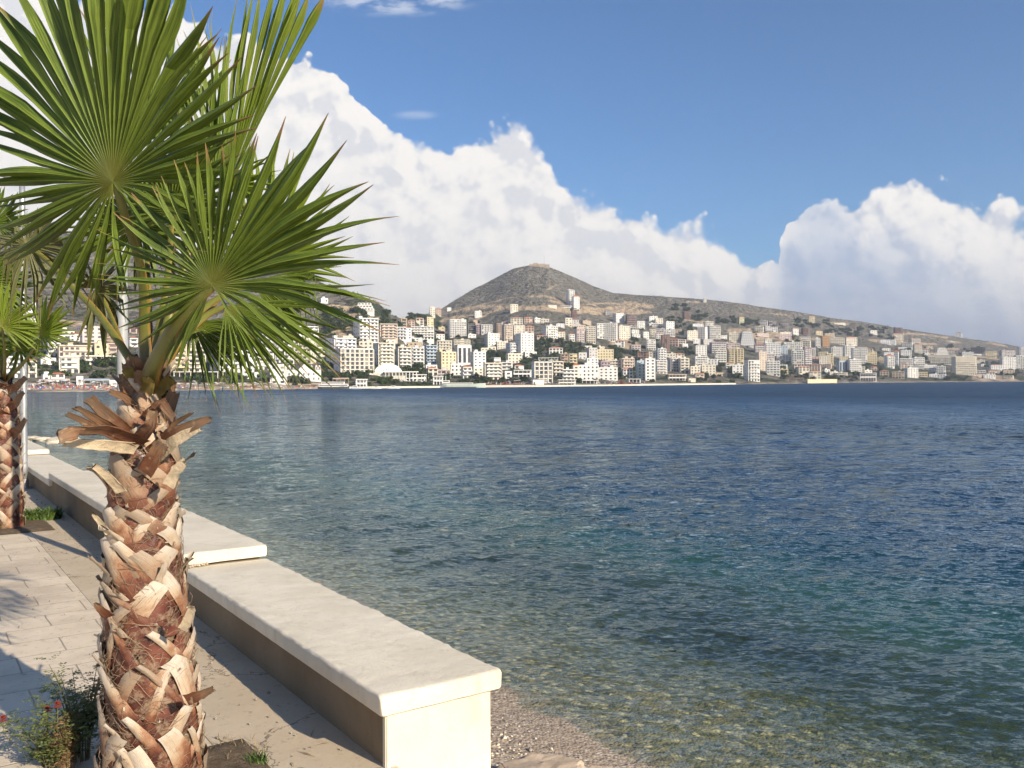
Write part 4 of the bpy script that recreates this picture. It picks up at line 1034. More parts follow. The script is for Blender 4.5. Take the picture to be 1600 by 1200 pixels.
def B(off, sc, rows):
    for r_ in rows:
        x0, x1, y0, y1, col, sty = r_[:6]; kw = r_[6] if len(r_) > 6 else {}
        BL.append(dict(x0=off[0] + x0 / sc, x1=off[0] + x1 / sc, y0=off[1] + y0 / sc, y1=off[1] + y1 / sc, col=col, sty=sty, **kw))
# styles: b balconies, w windows, f bare frame, v villa with hipped roof, g grid hotel, p plain
B((40, 470), 8, [(20, 135, 755, 960, 'cream', 'b'), (270, 430, 530, 690, 'white', 'b'), (420, 860, 560, 760, 'peach', 'b', {'turn': 5}), (420, 660, 700, 900, 'cream', 'b', {'turn': 5}), (650, 950, 320, 520, 'pink', 'w', {'turn': 22}), (370, 600, 370, 470, 'white', 'w'), (560, 690, 420, 500, 'white', 'w'),
 (860, 1030, 540, 790, 'yellow', 'w'), (1020, 1150, 535, 700, 'salmon', 'b'), (0, 140, 50, 280, 'white', 'b'), (900, 1060, 0, 60, 'white', 'w'), (1050, 1150, 205, 250, 'white', 'w'), (1290, 1400, 470, 570, 'white', 'b'), (1300, 1390, 340, 400, 'salmon', 'v'),
 (190, 370, 720, 800, 'white', 'w'), (200, 300, 930, 1010, 'white', 'w'), (310, 480, 905, 1010, 'cool', 'v'), (1050, 1170, 1000, 1062, 'white', 'w'), (640, 720, 950, 1050, 'white', 'w'), (-90, 0, 1005, 1070, 'white', 'dome2'), (700, 1160, 690, 800, 'cream', 'b'), (-300, -40, 700, 960, 'white', 'b'), (-500, -250, 560, 930, 'cream', 'b')])
B((240, 470), 8, [(170, 410, 545, 890, 'yellow', 'b', {'turn': 8}), (430, 650, 565, 890, 'cream', 'b', {'turn': 6}), (430, 640, 330, 590, 'pink', 'b'), (300, 435, 470, 560, 'salmon', 'w'), (480, 620, 260, 360, 'pink', 'w'), (700, 815, 620, 890, 'navy', 'p'), (815, 1110, 560, 890, 'white', 'b', {'turn': 6}),
 (1110, 1260, 600, 890, 'cool', 'w'), (1230, 1500, 620, 860, 'white', 'b'), (1250, 1600, 420, 620, 'white', 'b'), (260, 860, 885, 960, 'cream', 'col', {'turn': 4}), (1090, 1190, 860, 975, 'white', 'w'), (1240, 1350, 900, 970, 'cool', 'w'), (-200, 160, 610, 890, 'cream', 'b')])
B((430, 470), 8, [(0, 540, 320, 520, 'white', 'b', {'turn': 6}), (0, 250, 460, 780, 'white', 'b'), (240, 510, 500, 780, 'cream', 'b', {'turn': -22}), (510, 645, 540, 745, 'cream', 'b'), (640, 1015, 470, 790, 'cool', 'b', {'turn': 30}), (735, 1230, 600, 905, 'white', 'g', {'turn': 24}), (150, 570, 785, 1000, 'white', 'mans', {'turn': 0}),
 (-60, 150, 800, 1040, 'white', 'w'), (980, 1290, 220, 510, 'white', 'b', {'turn': 24}), (1290, 1530, 290, 500, 'peach', 'b', {'turn': 8}), (1225, 1490, 530, 835, 'cream', 'b', {'turn': 24}), (1000, 1240, 20, 120, 'white', 'terr'), (470, 580, 25, 85, 'white', 'b'), (560, 660, -30, 20, 'white', 'w'), (1050, 1230, 510, 600, 'cream', 'w'),
 (850, 980, 440, 500, 'cream', 'w'), (1520, 1640, 330, 480, 'cool', 'b'), (1000, 1150, 985, 1088, 'white', 'col')])
B((600, 470), 8, [(190, 345, 340, 475, 'cool', 'w', {'turn': 10}), (330, 625, 325, 475, 'white', 'b', {'turn': 5}), (520, 620, 205, 330, 'yellow', 'w'), (210, 290, 220, 330, 'tan', 'b'), (290, 385, 240, 320, 'salmon', 'v'), (400, 500, 215, 310, 'cream', 'v'), (570, 640, 80, 185, 'cream', 'w'), (640, 715, 95, 180, 'salmon', 'v'),
 (780, 840, 88, 140, 'white', 'w'), (795, 1030, 235, 455, 'white', 'b', {'turn': 14}), (1030, 1155, 280, 430, 'dark', 'f'), (1110, 1170, 238, 300, 'salmon', 'p'), (1150, 1220, 300, 430, 'mauve', 'b'), (1210, 1355, 300, 430, 'white', 'b'), (1255, 1445, 410, 560, 'white', 'w', {'turn': 22}), (1380, 1475, 285, 480, 'brown', 'b', {'turn': 28}), (1470, 1610, 300, 500, 'peach', 'b', {'turn': 25}),
 (1400, 1550, 510, 600, 'cream', 'w'), (1050, 1150, 420, 475, 'white', 'w'), (1130, 1220, 130, 200, 'white', 'w'), (680, 760, 330, 380, 'yellow', 'w'), (145, 345, 580, 840, 'cream', 'b', {'turn': 16}), (340, 505, 590, 840, 'white', 'b', {'turn': 10}), (505, 665, 560, 805, 'blue', 'b', {'turn': 16}), (650, 905, 640, 870, 'yellow', 'w', {'turn': 26}),
 (880, 1095, 550, 800, 'white', 'p', {'turn': 18}), (1080, 1275, 640, 860, 'cool', 'w', {'turn': 20}), (640, 850, 500, 640, 'cream', 'b'), (860, 1080, 490, 600, 'cream', 'b'), (830, 1030, 790, 930, 'white', 'w'), (960, 1100, 830, 970, 'white', 'b', {'turn': 20}), (1100, 1240, 840, 950, 'cream', 'w'), (1240, 1480, 780, 985, 'cream', 'b', {'turn': 8}), (1470, 1610, 770, 900, 'white', 'b'),
 (635, 835, 865, 965, 'pink', 'b'), (500, 665, 805, 870, 'white', 'w'), (610, 740, 940, 1050, 'white', 'col'), (220, 530, 920, 1005, 'white', 'col'), (265, 480, 520, 600, 'tan', 'w'), (1540, 1620, 660, 780, 'grey', 'p'), (1280, 1400, 575, 640, 'cream', 'w'), (0, 140, 490, 560, 'cream', 'w'), (470, 520, 560, 640, 'cool', 'p')])
B((790, 460), 8, [(50, 155, 125, 215, 'cream', 'w'), (60, 215, 290, 385, 'cream', 'v'), (215, 335, 285, 360, 'salmon', 'v'), (355, 445, 300, 360, 'white', 'w'), (440, 545, 310, 370, 'cream', 'w'), (480, 565, 345, 400, 'dark', 'f'), (755, 865, -55, 140, 'white', 'b', {'turn': 26}), (832, 925, 30, 190, 'white', 'w', {'turn': 22}), (818, 900, 188, 325, 'brick', 'f', {'turn': 24}),
 (738, 832, 295, 400, 'cream', 'w'), (100, 240, 390, 510, 'cream', 'w'), (240, 355, 395, 490, 'salmon', 'v'), (455, 655, 395, 575, 'white', 'b', {'turn': 26}), (640, 745, 470, 545, 'cream', 'w'), (120, 355, 490, 750, 'white', 'w', {'turn': 30}), (0, 195, 610, 750, 'cool', 'b', {'turn': 28}), (0, 210, 740, 860, 'cream', 'w'), (220, 390, 720, 790, 'white', 'w'),
 (540, 715, 665, 775, 'white', 'v'), (780, 865, 500, 580, 'white', 'b'), (860, 985, 430, 590, 'pink', 'b', {'turn': 24}), (1000, 1125, 400, 605, 'cream', 'b'), (1115, 1240, 365, 545, 'white', 'b', {'turn': 22}), (1230, 1400, 360, 580, 'white', 'b'), (1385, 1560, 395, 560, 'cream', 'w'), (820, 1000, 385, 440, 'peach', 'w'), (1235, 1335, 190, 270, 'grey', 'f'), (1340, 1480, 240, 350, 'cool', 'w', {'turn': 28}),
 (1500, 1605, 240, 370, 'white', 'f'), (325, 585, 845, 1100, 'cool', 'g', {'turn': 14}), (575, 725, 840, 1015, 'cream', 'b', {'turn': 8}), (410, 665, 790, 850, 'white', 'col'), (665, 785, 745, 880, 'brown', 'b', {'turn': 20}), (785, 895, 745, 885, 'yellow', 'b'), (915, 1015, 730, 810, 'white', 'w'), (1005, 1150, 670, 810, 'grey', 'w', {'turn': 26}), (1135, 1350, 690, 830, 'yellow', 'w', {'turn': 6}), (1000, 1160, 800, 895, 'cool', 'w'),
 (880, 1165, 885, 1070, 'white', 'w', {'turn': 10}), (1160, 1400, 915, 1070, 'white', 'w', {'turn': 4}), (1165, 1310, 840, 920, 'mauve', 'b'), (1290, 1445, 825, 930, 'cream', 'b'), (1420, 1590, 800, 945, 'peach', 'b'), (90, 325, 945, 1035, 'white', 'col'), (325, 480, 1062, 1128, 'white', 'p'), (650, 880, 1065, 1130, 'grey', 'col'), (-40, 85, 860, 960, 'white', 'b'), (830, 920, 890, 1060, 'cream', 'w'),
 (930, 1160, 1072, 1115, 'grey', 'col'), (370, 500, 510, 570, 'salmon', 'v'), (1130, 1240, 655, 700, 'cream', 'w'), (970, 1080, 645, 690, 'cream', 'w'), (940, 1070, 330, 380, 'tan', 'w'), (520, 640, 130, 165, 'cream', 'p'), (680, 820, 140, 180, 'white', 'col'), (1420, 1480, 1070, 1125, 'brick', 'col')])
B((980, 460), 8, [(0, 110, 245, 380, 'white', 'f'), (120, 222, 335, 425, 'white', 'w'), (450, 590, 340, 445, 'white', 'w', {'turn': 26}), (340, 445, 300, 360, 'cream', 'w'), (690, 800, 208, 315, 'brick', 'f', {'turn': 26}), (950, 992, 42, 104, 'grey', 'w'), (1382, 1462, 288, 385, 'lime', 'w', {'turn': 25}), (190, 272, 470, 550, 'white', 'w'), (270, 355, 440, 530, 'cream', 'b'), (350, 455, 480, 570, 'white', 'b'),
 (230, 355, 560, 690, 'white', 'b', {'turn': 8}), (420, 535, 500, 710, 'brick', 'f', {'turn': 20}), (530, 645, 560, 645, 'salmon', 'b'), (712, 882, 455, 570, 'cream', 'w', {'turn': 26}), (880, 1003, 410, 570, 'white', 'b', {'turn': -20}), (1000, 1165, 395, 570, 'cream', 'b'), (820, 912, 560, 625, 'white', 'w'), (950, 1085, 340, 430, 'cream', 'b'), (850, 995, 640, 755, 'white', 'w'), (1030, 1230, 600, 750, 'mauve', 'b', {'turn': 16}),
 (1225, 1400, 610, 720, 'pink', 'b'), (1088, 1240, 700, 870, 'cream', 'b', {'turn': 6}), (1250, 1455, 680, 870, 'yellow', 'b', {'turn': 6}), (1250, 1425, 480, 610, 'cream', 'b'), (1408, 1595, 455, 650, 'cool', 'terr'), (115, 275, 710, 810, 'brown', 'f'), (275, 365, 720, 815, 'cream', 'w'), (360, 490, 680, 830, 'cool', 'b'), (490, 605, 740, 810, 'cream', 'w'), (588, 715, 740, 815, 'cream', 'v'),
 (215, 352, 805, 1080, 'white', 'w', {'turn': 10}), (105, 235, 870, 1060, 'green', 'w', {'turn': 20}), (350, 500, 825, 990, 'white', 'b'), (500, 645, 800, 960, 'grey', 'b', {'turn': 30}), (640, 775, 800, 980, 'cream', 'b'), (832, 1003, 775, 920, 'white', 'b', {'turn': 12}), (930, 1105, 880, 1010, 'cream', 'w'), (0, 92, 800, 940, 'peach', 'b'), (1465, 1655, 825, 1082, 'white', 'b', {'turn': 26}), (1230, 1335, 860, 945, 'cream', 'b'),
 (500, 740, 1000, 1075, 'peach', 'col'), (750, 855, 1045, 1095, 'cream', 'p'), (20, 170, 1055, 1100, 'white', 'col'), (100, 230, 830, 890, 'blue', 'w'), (1100, 1250, 975, 1020, 'tan', 'p'), (680, 760, 620, 660, 'white', 'w'), (20, 130, 395, 440, 'grey', 'b'), (560, 680, 440, 480, 'tan', 'w'), (1000, 1060, 880, 960, 'white', 'w')])
B((1170, 470), 8, [(108, 225, 640, 870, 'peach', 'w', {'turn': 18}), (215, 388, 755, 935, 'white', 'b', {'turn': 5}), (65, 195, 550, 660, 'mauve', 'b'), (180, 392, 525, 680, 'cool', 'b', {'turn': 18}), (385, 485, 565, 665, 'blue', 'w'), (430, 665, 518, 620, 'white', 'b'), (645, 775, 500, 590, 'cream', 'b'), (340, 565, 680, 770, 'white', 'b', {'turn': 6}), (535, 685, 620, 810, 'white', 'b'), (675, 785, 590, 810, 'mauve', 'b', {'turn': 22}),
 (765, 830, 585, 700, 'white', 'p'), (780, 885, 700, 770, 'salmon', 'w'), (875, 985, 640, 740, 'yellow', 'w'), (960, 1055, 660, 800, 'yellow', 'b'), (1010, 1165, 580, 700, 'white', 'b'), (825, 893, 470, 580, 'white', 'b'), (885, 1005, 440, 580, 'orange', 'b', {'turn': 26}), (1005, 1195, 465, 545, 'cream', 'b'), (1195, 1350, 460, 555, 'cream', 'w', {'turn': 20}), (125, 235, 250, 325, 'grey', 'b'), (240, 345, 245, 335, 'grey', 'f'),
 (370, 495, 270, 375, 'grey', 'f'), (530, 622, 350, 425, 'white', 'w', {'turn': 24}), (655, 765, 340, 435, 'brown', 'f', {'turn': 28}), (755, 825, 195, 285, 'yellow', 'w'), (678, 735, 225, 255, 'white', 'w'), (1050, 1205, 272, 300, 'cream', 'p'), (1265, 1345, 280, 350, 'tan', 'f'), (1175, 1320, 560, 710, 'white', 'b', {'turn': 24}), (1285, 1475, 590, 780, 'white', 'b', {'turn': 12}), (1465, 1595, 640, 790, 'yellow', 'b'),
 (1445, 1545, 600, 655, 'salmon', 'v'), (1135, 1235, 700, 770, 'yellow', 'w'), (1220, 1400, 735, 905, 'white', 'b', {'turn': 22}), (1100, 1230, 745, 890, 'blue', 'p', {'turn': 26}), (598, 755, 820, 930, 'cream', 'v'), (748, 900, 880, 975, 'cream', 'v'), (935, 1015, 860, 915, 'white', 'w'), (755, 900, 800, 875, 'peach', 'v'), (1395, 1590, 900, 1005, 'white', 'col'), (1370, 1450, 825, 905, 'cream', 'b'),
 (70, 190, 470, 570, 'peach', 'b'), (200, 290, 475, 545, 'cream', 'w'), (560, 640, 790, 850, 'cream', 'v'), (200, 320, 670, 745, 'pink', 'b'), (880, 1000, 690, 800, 'cream', 'w'), (1520, 1600, 820, 870, 'salmon', 'v'), (1500, 1600, 375, 410, 'white', 'w')])
B((1350, 490), 6.4, [(298, 388, 138, 215, 'brick', 'f', {'turn': 24}), (268, 388, 205, 272, 'cream', 'b', {'turn': 22}), (448, 562, 250, 315, 'tan', 'b', {'turn': 26}), (488, 572, 312, 400, 'cream', 'b', {'turn': 18}), (568, 648, 352, 400, 'white', 'v'), (18, 88, 350, 400, 'cream', 'v'), (190, 342, 390, 440, 'cool', 'w'), (205, 302, 425, 545, 'white', 'b', {'turn': 24}), (298, 345, 385, 520, 'cool', 'b'), (340, 482, 450, 515, 'white', 'b'),
 (478, 600, 440, 515, 'white', 'b'), (370, 472, 368, 425, 'white', 'w'), (708, 842, 340, 420, 'white', 'terr'), (648, 905, 415, 505, 'cream', 'b', {'turn': 4}), (888, 1112, 430, 612, 'cream', 'b', {'turn': 28}), (1075, 1212, 335, 400, 'dark', 'f'), (1048, 1220, 402, 416, 'white', 'p'), (1360, 1502, 370, 440, 'pink', 'b', {'turn': 24}), (1368, 1512, 438, 560, 'white', 'w', {'turn': 22}), (1505, 1640, 420, 555, 'white', 'b', {'turn': 20}),
 (1545, 1640, 338, 440, 'cool', 'b'), (918, 978, 195, 238, 'white', 'w'), (403, 537, 545, 642, 'white', 'w', {'turn': 26}), (360, 432, 500, 560, 'peach', 'v'), (160, 245, 570, 625, 'tan', 'v'), (600, 652, 400, 432, 'white', 'w'), (1165, 1215, 505, 530, 'white', 'w'), (60, 130, 168, 195, 'grey', 'w'), (855, 900, 275, 290, 'white', 'w'), (1130, 1200, 600, 640, 'peach', 'p')])

def hipped(mb, x0, x1, y0, y1, z, h, o=.5, m=0):
    x0 -= o; x1 += o; y0 -= o; y1 += o
    ins = min(x1 - x0, y1 - y0) / 2
    A = (x0, y0, z); Bq = (x1, y0, z); C = (x1, y1, z); D = (x0, y1, z)
    if x1 - x0 >= y1 - y0: E = (x0 + ins, (y0 + y1) / 2, z + h); Fq = (x1 - ins, (y0 + y1) / 2, z + h); mb.poly([A, Bq, Fq, E], m); mb.poly([Bq, C, Fq], m); mb.poly([C, D, E, Fq], m); mb.poly([D, A, E], m)
    else: E = ((x0 + x1) / 2, y0 + ins, z + h); Fq = ((x0 + x1) / 2, y1 - ins, z + h); mb.poly([A, Bq, E], m); mb.poly([Bq, C, Fq, E], m); mb.poly([C, D, Fq], m); mb.poly([D, A, E, Fq], m)
    mb.poly([A, D, C, Bq], m)
def zone(u):
    for lim, nm in ((250, 'beyond the palm trunk'), (430, 'behind the right palm leaf'), (590, 'left of the domed hall'), (690, 'right of the domed hall'), (790, 'above the green ferry'), (880, 'below the conical summit'), (985, 'below the twin white towers'), (1090, 'left of the mauve block'), (1180, 'around the mauve block'), (1275, 'left of the orange block'), (1375, 'right of the orange block'), (1480, 'left of the big tan tower')):
        if u < lim: return nm
    return 'at the right end of town'
def bandn(s):
    return 'on the waterfront' if s < .10 else 'behind the shore' if s < .27 else 'halfway up the slope' if s < .45 else 'high on the hillside'
rb = random.Random(12)
for b_ in BL:
    b_['u'] = (b_['x0'] + b_['x1']) / 2; p, s = base(b_['u'], b_['y1']); b_['p'] = p; b_['s'] = s
    q = p.y / F; b_['W'] = (b_['x1'] - b_['x0']) * q; b_['H'] = (b_['y1'] - b_['y0']) * q
    b_['n'] = max(1, min(10, round(b_['H'] / FL)))
FC = ['white'] * 6 + ['cream'] * 3 + ['cool'] * 2 + ['peach', 'yellow', 'pink', 'grey', 'tan']
tries = 0; nfill = 0
while nfill < 72 and tries < 6000:
    tries += 1
    u = rb.uniform(640, 1590); v = rb.uniform(interp(u, [(640, 530), (760, 505), (1000, 500), (1200, 515), (1400, 535), (1600, 560)]), vcoast(u) - 4)
    p, s = base(u, v); q = p.y / F; w_ = rb.uniform(11, 21); h_ = rb.choice((1.6, 2, 2, 3, 3, 4)) * 3.1 / q
    if any(min(u + w_ / 2, o_['x1']) - max(u - w_ / 2, o_['x0']) > w_ * .35 and min(v, o_['y1']) - max(v - h_, o_['y0']) > h_ * .3 for o_ in BL): continue
    if 835 < u < 925 and 530 < v < 555 or 915 < u < 965 and 535 < v < 552: continue
    sty_ = rb.choice('wwbbv'); b_ = dict(x0=u - w_ / 2, x1=u + w_ / 2, y0=v - h_, y1=v, col=rb.choice(FC), sty=sty_, u=u, p=p, s=s, W=w_ * q, H=h_ * q, n=max(1, round(h_ * q / FL))); BL.append(b_); nfill += 1
KIND = {'b': ('apartment_block', 'apartment block', 'balconied block'), 'w': ('building', 'building', 'plain-windowed block'), 'f': ('unfinished_building', 'unfinished building', 'unfinished frame'), 'v': ('house', 'house', 'tile-roofed house'),
        'g': ('hotel', 'hotel', 'grid-fronted hotel'), 'p': ('plain_building', 'building', 'blank-walled building'), 'mans': ('hotel', 'hotel', 'dormered hotel with dark roof'), 'col': ('pavilion', 'pavilion', 'low pavilion on columns'), 'terr': ('terraced_building', 'apartment block', 'terraced stepped block'), 'dome2': ('tent', 'tent', 'domed tent')}
cnt = {}
for b_ in sorted(BL, key=lambda z: z['u']):
    k = (b_['col'], b_['sty'], b_['n'] if b_['sty'] in 'bwf' else 0, zone(b_['u']), bandn(b_['s'])); c_ = cnt[k] = cnt.get(k, 0) + 1
    st = NUMW[b_['n']] + ' ' if b_['sty'] in 'bwf' else ''
    b_['k'] = k; b_['c'] = c_; b_['st'] = st
for b_ in BL:
    dup_ = cnt[b_['k']] > 1
    pre = ((['', 'leftmost '] + ORD[1:])[b_['c']]) if dup_ else ''
    lab = f"{pre}{CW[b_['col']][1]} {b_['st']}{KIND[b_['sty']][2]} {bandn(b_['s'])} {zone(b_['u'])}"
    b_['label'] = lab
for i_b, b_ in enumerate(BL):
    u, p, q = b_['u'], b_['p'], b_['p'].y / F
    al = math.atan2(p.x, p.y)
    turn = R(b_.get('turn', rb.choice((3, 6, 10, 14, 18, -6))))
    Wd, H, n = b_['W'], b_['H'], b_['n']
    d = max(4.0, min(13.0, Wd * .62)) if b_['sty'] not in ('col',) else min(8.0, Wd * .4)
    wdt = max(3.0, (Wd - d * abs(math.sin(turn))) / math.cos(turn))
    sty, col = b_['sty'], b_['col']
    kn, cat, _ = KIND[sty]
    fw = Vector((math.sin(al), math.cos(al), 0)) * (d / 2)
    big = (b_['x1'] - b_['x0']) > 20
    root = thing(kn, b_['label'], cat, (p.x + fw.x, p.y + fw.y, p.z - .3), -al + turn, 'buildings of the town across the bay')
    wm = SM[col]; fh = H / n; x0, x1, y0, y1 = -wdt / 2, wdt / 2, -d / 2, d / 2
    bay = rb.uniform(3.0, 3.8); nb = max(1, int(wdt / bay)); bw = wdt / nb; nsd = max(1, int(d / 3.6)); sw_ = d / nsd
    wall = MB(); win = []
    mats = [wm, flatm, wg]
    if sty in ('b', 'w', 'v', 'g'):
        wall.box(x0, x1, y0, y1, -6, H, 0, 1)
        if sty != 'v':
            for a in ((x0, x1, y0, y0 + .25), (x0, x1, y1 - .25, y1), (x0, x0 + .25, y0 + .25, y1 - .25), (x1 - .25, x1, y0 + .25, y1 - .25)): wall.box(*a, H, H + .7)
        blank = rb.random(); 
        ww = bw * (.62 if sty == 'b' else .42 if sty == 'w' else .64); wh = fh * (.70 if sty == 'b' else .45 if sty == 'w' else .72)
        zo = fh * (.06 if sty == 'b' else .28 if sty == 'w' else .14)
        if big or sty == 'g':
            wme = MB(); wme.box(-ww / 2, ww / 2, -.03, 0, 0, wh); wme = wme.mesh('window', [wg])
            sme = MB(); sme.box(0, .03, -.55, .55, 0, fh * .42); sme = sme.mesh('window_side', [wg])
        lim = 60
        for f_ in range(n):
            for j in range(nb):
                if len(win) > lim: break
                if rb.random() < .07 and sty != 'g': continue
                xc = x0 + bw * (j + .5); win.append((xc, y0 - .002, f_ * fh + zo))
            for sx_ in (-1, 1):
                for j in range(nsd):
                    if blank < .25 or rb.random() < .25: continue
                    yc_ = y0 + sw_ * (j + .5)
                    xs = x0 - .03 if sx_ < 0 else x1
                    wall.box(xs, xs + .03, yc_ - .5, yc_ + .5, f_ * fh + fh * .3, f_ * fh + fh * .75, 2)
        if not (big or sty == 'g'):
            for xc, yy_, zz_ in win: wall.box(xc - ww / 2, xc + ww / 2, yy_ - .03, yy_, zz_, zz_ + wh, 2)
        wall.obj('wall', mats, root)
        if big or sty == 'g':
            for xc, yy_, zz_ in win: link('window', wme, root, (xc, yy_, zz_))
        if sty == 'b':
            # balconies: grouped bays, sun-lit parapets with shade beneath
            grp = rb.choice((1, 2, 2, 3, nb)); grp = min(grp, nb) if big else nb
            g_n = max(1, nb // grp); gw = wdt / g_n; bwid = gw * rb.choice((.78, .88, .97)); dep = rb.uniform(1.1, 1.6)
            par = rb.choice((.75, .95, 1.0)); bm_ = SM[rb.choice([col, col, 'white', col])]
            bme = MB(); bme.box(-bwid / 2, bwid / 2, -dep, 0, 0, .22); bme.box(-bwid / 2, bwid / 2, -dep, -dep + .14, .22, .22 + par)
            bme.box(-bwid / 2, -bwid / 2 + .14, -dep + .14, 0, .22, .22 + par); bme.box(bwid / 2 - .14, bwid / 2, -dep + .14, 0, .22, .22 + par)
            if rb.random() < .4: bme.box(-bwid / 2 - .16, -bwid / 2 - .002, -dep * .9, 0, -.1, fh - .1)
            bme = bme.mesh('balcony', [bm_])
            f0 = 1 if n > 2 else 0
            for f_ in range(f0, n):
                for j in range(g_n): link('balcony', bme, root, (x0 + gw * (j + .5), y0 - .035, f_ * fh - .1))
            cm = MB(); cm.box(x0 + .2, x1 - .2, y0 - dep * .8, y0 - .036, H - .15, H + .08); cm.obj('cornice', wm, root)
        if sty == 'g':
            fme = MB(); t = .28
            for j in range(nb + 1): fme.box(x0 + bw * j - .3, x0 + bw * j + .3, y0 - .5, y0 - .033, 0, H)
            for f_ in range(n + 1):
                for j in range(nb): fme.box(x0 + bw * j + .302, x0 + bw * (j + 1) - .302, y0 - .45, y0 - .033, f_ * fh - .25, f_ * fh + .25)
            fme.obj('facade_grid', SM['cream'], root)
        if sty == 'v':
            mb = MB(); hipped(mb, x0, x1, y0, y1, H * .86 + .4, max(1.0, H * .25), .6); mb.obj('roof', roofm, root)
        elif not big and rb.random() < .2:
            mb = MB(); hipped(mb, x0, x1, y0, y1, H + .72, max(1.0, H * .16), .4); mb.obj('roof', roofm, root)
        elif not big and rb.random() < .6:
            hx = rb.uniform(x0 * .5, x1 * .5); mb = MB(); mb.box(hx - 1.2, hx + 1.2, -1.2, 1.4, H + .01, H + 2.3, 0, 1); mb.obj('stair_head', [wm, flatm], root)
        elif big and rb.random() < .8:
            hx = rb.uniform(x0 + 1.6, x1 - 1.6) if wdt > 6 else 0; mb = MB(); mb.box(hx - 1.5, hx + 1.5, -1.5, 1.5, H + .01, H + 2.5, 0, 1); mb.box(hx - 1.8, hx + 1.8, -1.8, 1.8, H + 2.51, H + 2.7, 0, 1); mb.obj('stair_head', [wm, flatm], root)
            mb = MB(); cx2 = rb.uniform(x0 + 1, x1 - 1); mb.tube([(cx2, 2.2, H + .3), (cx2, 2.2, H + 1.6)], .55, 10); mb.obj('water_tank', tankm, root)
    elif sty == 'f':
        t = .35; wall.box(x0, x1, y0, y1, -6, .15)
        for f_ in range(1, n + 1): wall.box(x0, x1, y0, y1, f_ * fh - .3, f_ * fh)
        wall.obj('floor_slabs', SM[col] if col in ('white',) else frame_m, root)
        cm = MB()
        for f_ in range(n):
            for j in range(nb + 1):
                for yy_ in (y0 + .4, 0, y1 - .4):
                    xc = x0 + .3 + (wdt - .6) * j / nb; cm.box(xc - .2, xc + .2, yy_ - .2, yy_ + .2, f_ * fh + .001, (f_ + 1) * fh - .301)
        cm.obj('columns', frame_m, root)
        mb = MB()
        for f_ in range(n):
            for j in range(nb):
                if rb.random() < .6: mb.box(x0 + wdt * j / nb + .5, x0 + wdt * (j + 1) / nb - .3, y0 + 1.2, y0 + 1.4, f_ * fh + .01, f_ * fh + fh * rb.choice((.5, .7, .7)))
            mb.box(x0 + .05, x0 + .25, y0 + .7, y1 - .7, f_ * fh + .01, (f_ + 1) * fh - .31)
            mb.box(x0 + .5, x1 - .5, -.1, .1, f_ * fh + .01, (f_ + 1) * fh - .31)
        mb.obj('brick_infill', SM['brick'] if col in ('brick', 'brown', 'white') else SM[col], root)
    elif sty == 'p':
        wall.box(x0, x1, y0, y1, -6, H, 0, 1); wall.obj('wall', mats, root)
        if n > 3:
            for k in range(3):
                mb = MB(); xc = x0 + wdt * (k + .5) / 3; mb.box(xc - wdt * .1, xc + wdt * .1, y0 - .04, y0 - .002, H * .12, H * .86); mb.obj('glass_strip', wg, root)
        else:
            mb = MB(); mb.box(x0 + .5, x0 + 1.9, y0 - .04, y0 - .002, .2, min(2.2, H * .7)); mb.obj('door', wg, root)
        mb = MB(); mb.box(x0 - .3, x1 + .3, y0 - .3, y1 + .3, H + .01, H + .35); mb.obj('roof', flatm if col != 'navy' else SM['navy'], root)
    elif sty == 'terr':
        for f_ in range(n):
            sh = f_ / max(1, n) * .45; a0, a1 = x0 * (1 - sh), x1 * (1 - sh); yy0 = y0 + f_ * .8
            mb = MB(); mb.box(a0, a1, yy0, max(yy0 + 3, y1), -6 if f_ == 0 else f_ * fh + .01, (f_ + 1) * fh, 0, 1); wl = mb.obj('storey', mats, root)
            mb = MB(); mb.box(a0 - .3, a1 + .3, yy0 - 1.2, yy0 - .05, f_ * fh, f_ * fh + .2); mb.box(a0 - .3, a1 + .3, yy0 - 1.2, yy0 - 1.05, f_ * fh + .2, f_ * fh + 1.0); mb.obj('balcony', wm, root)
            k_n = max(1, int((a1 - a0) / 3.2)); bb = (a1 - a0) / k_n
            for j in range(k_n):
                mb = MB(); mb.box(a0 + bb * j + .6, a0 + bb * (j + 1) - .6, yy0 - .03, yy0 - .002, f_ * fh + .4, f_ * fh + fh * .8); mb.obj('window', wg, wl)
    elif sty == 'col':
        mb = MB(); mb.box(x0, x1, y0 + d * .45, y1, -6, H * .97, 0, 1); mb.obj('wall', mats, root)
        mb = MB(); mb.box(x0 - .3, x1 + .3, y0 - .3, y1 + .3, H * .975, H + .4); mb.obj('roof', SM['white'] if col in ('grey', 'white') else wm, root)
        nc_ = max(3, int(wdt / 3.2)); cm = MB(); cm.box(-.2, .2, -.2, .2, -3, H * .974); cm = cm.mesh('column', [wm])
        for j in range(nc_ + 1): link('column', cm, root, (x0 + .3 + (wdt - .6) * j / nc_, y0 + .2, 0))
        if H > 4:
            mb = MB(); mb.box(x0 + .52, x1 - .52, y0 + .05, y0 + .35, H * .42, H * .62); mb.obj('gallery', SM['white'], root)
        mb = MB(); mb.box(x0 + 1, x1 - 1, y0 + d * .45 - .04, y0 + d * .45 - .002, .3, H * .8); mb.obj('glass_front', wg, root)
    elif sty == 'dome2':
        rows = []
        for k in range(7):
            a = k / 6 * math.pi / 2; rows.append([(math.cos(a) * wdt / 2 * math.cos(g * .524), math.cos(a) * wdt / 2 * math.sin(g * .524), math.sin(a) * H) for g in range(12)])
        mb = MB(); mb.grid(rows, 0, True); mb.obj('canopy', SM['white'], root, True)
    elif sty == 'mans':
        hb = H * .68; wall.box(x0, x1, y0, y1, -6, hb, 0, 1); wl = wall.obj('wall', mats, root)
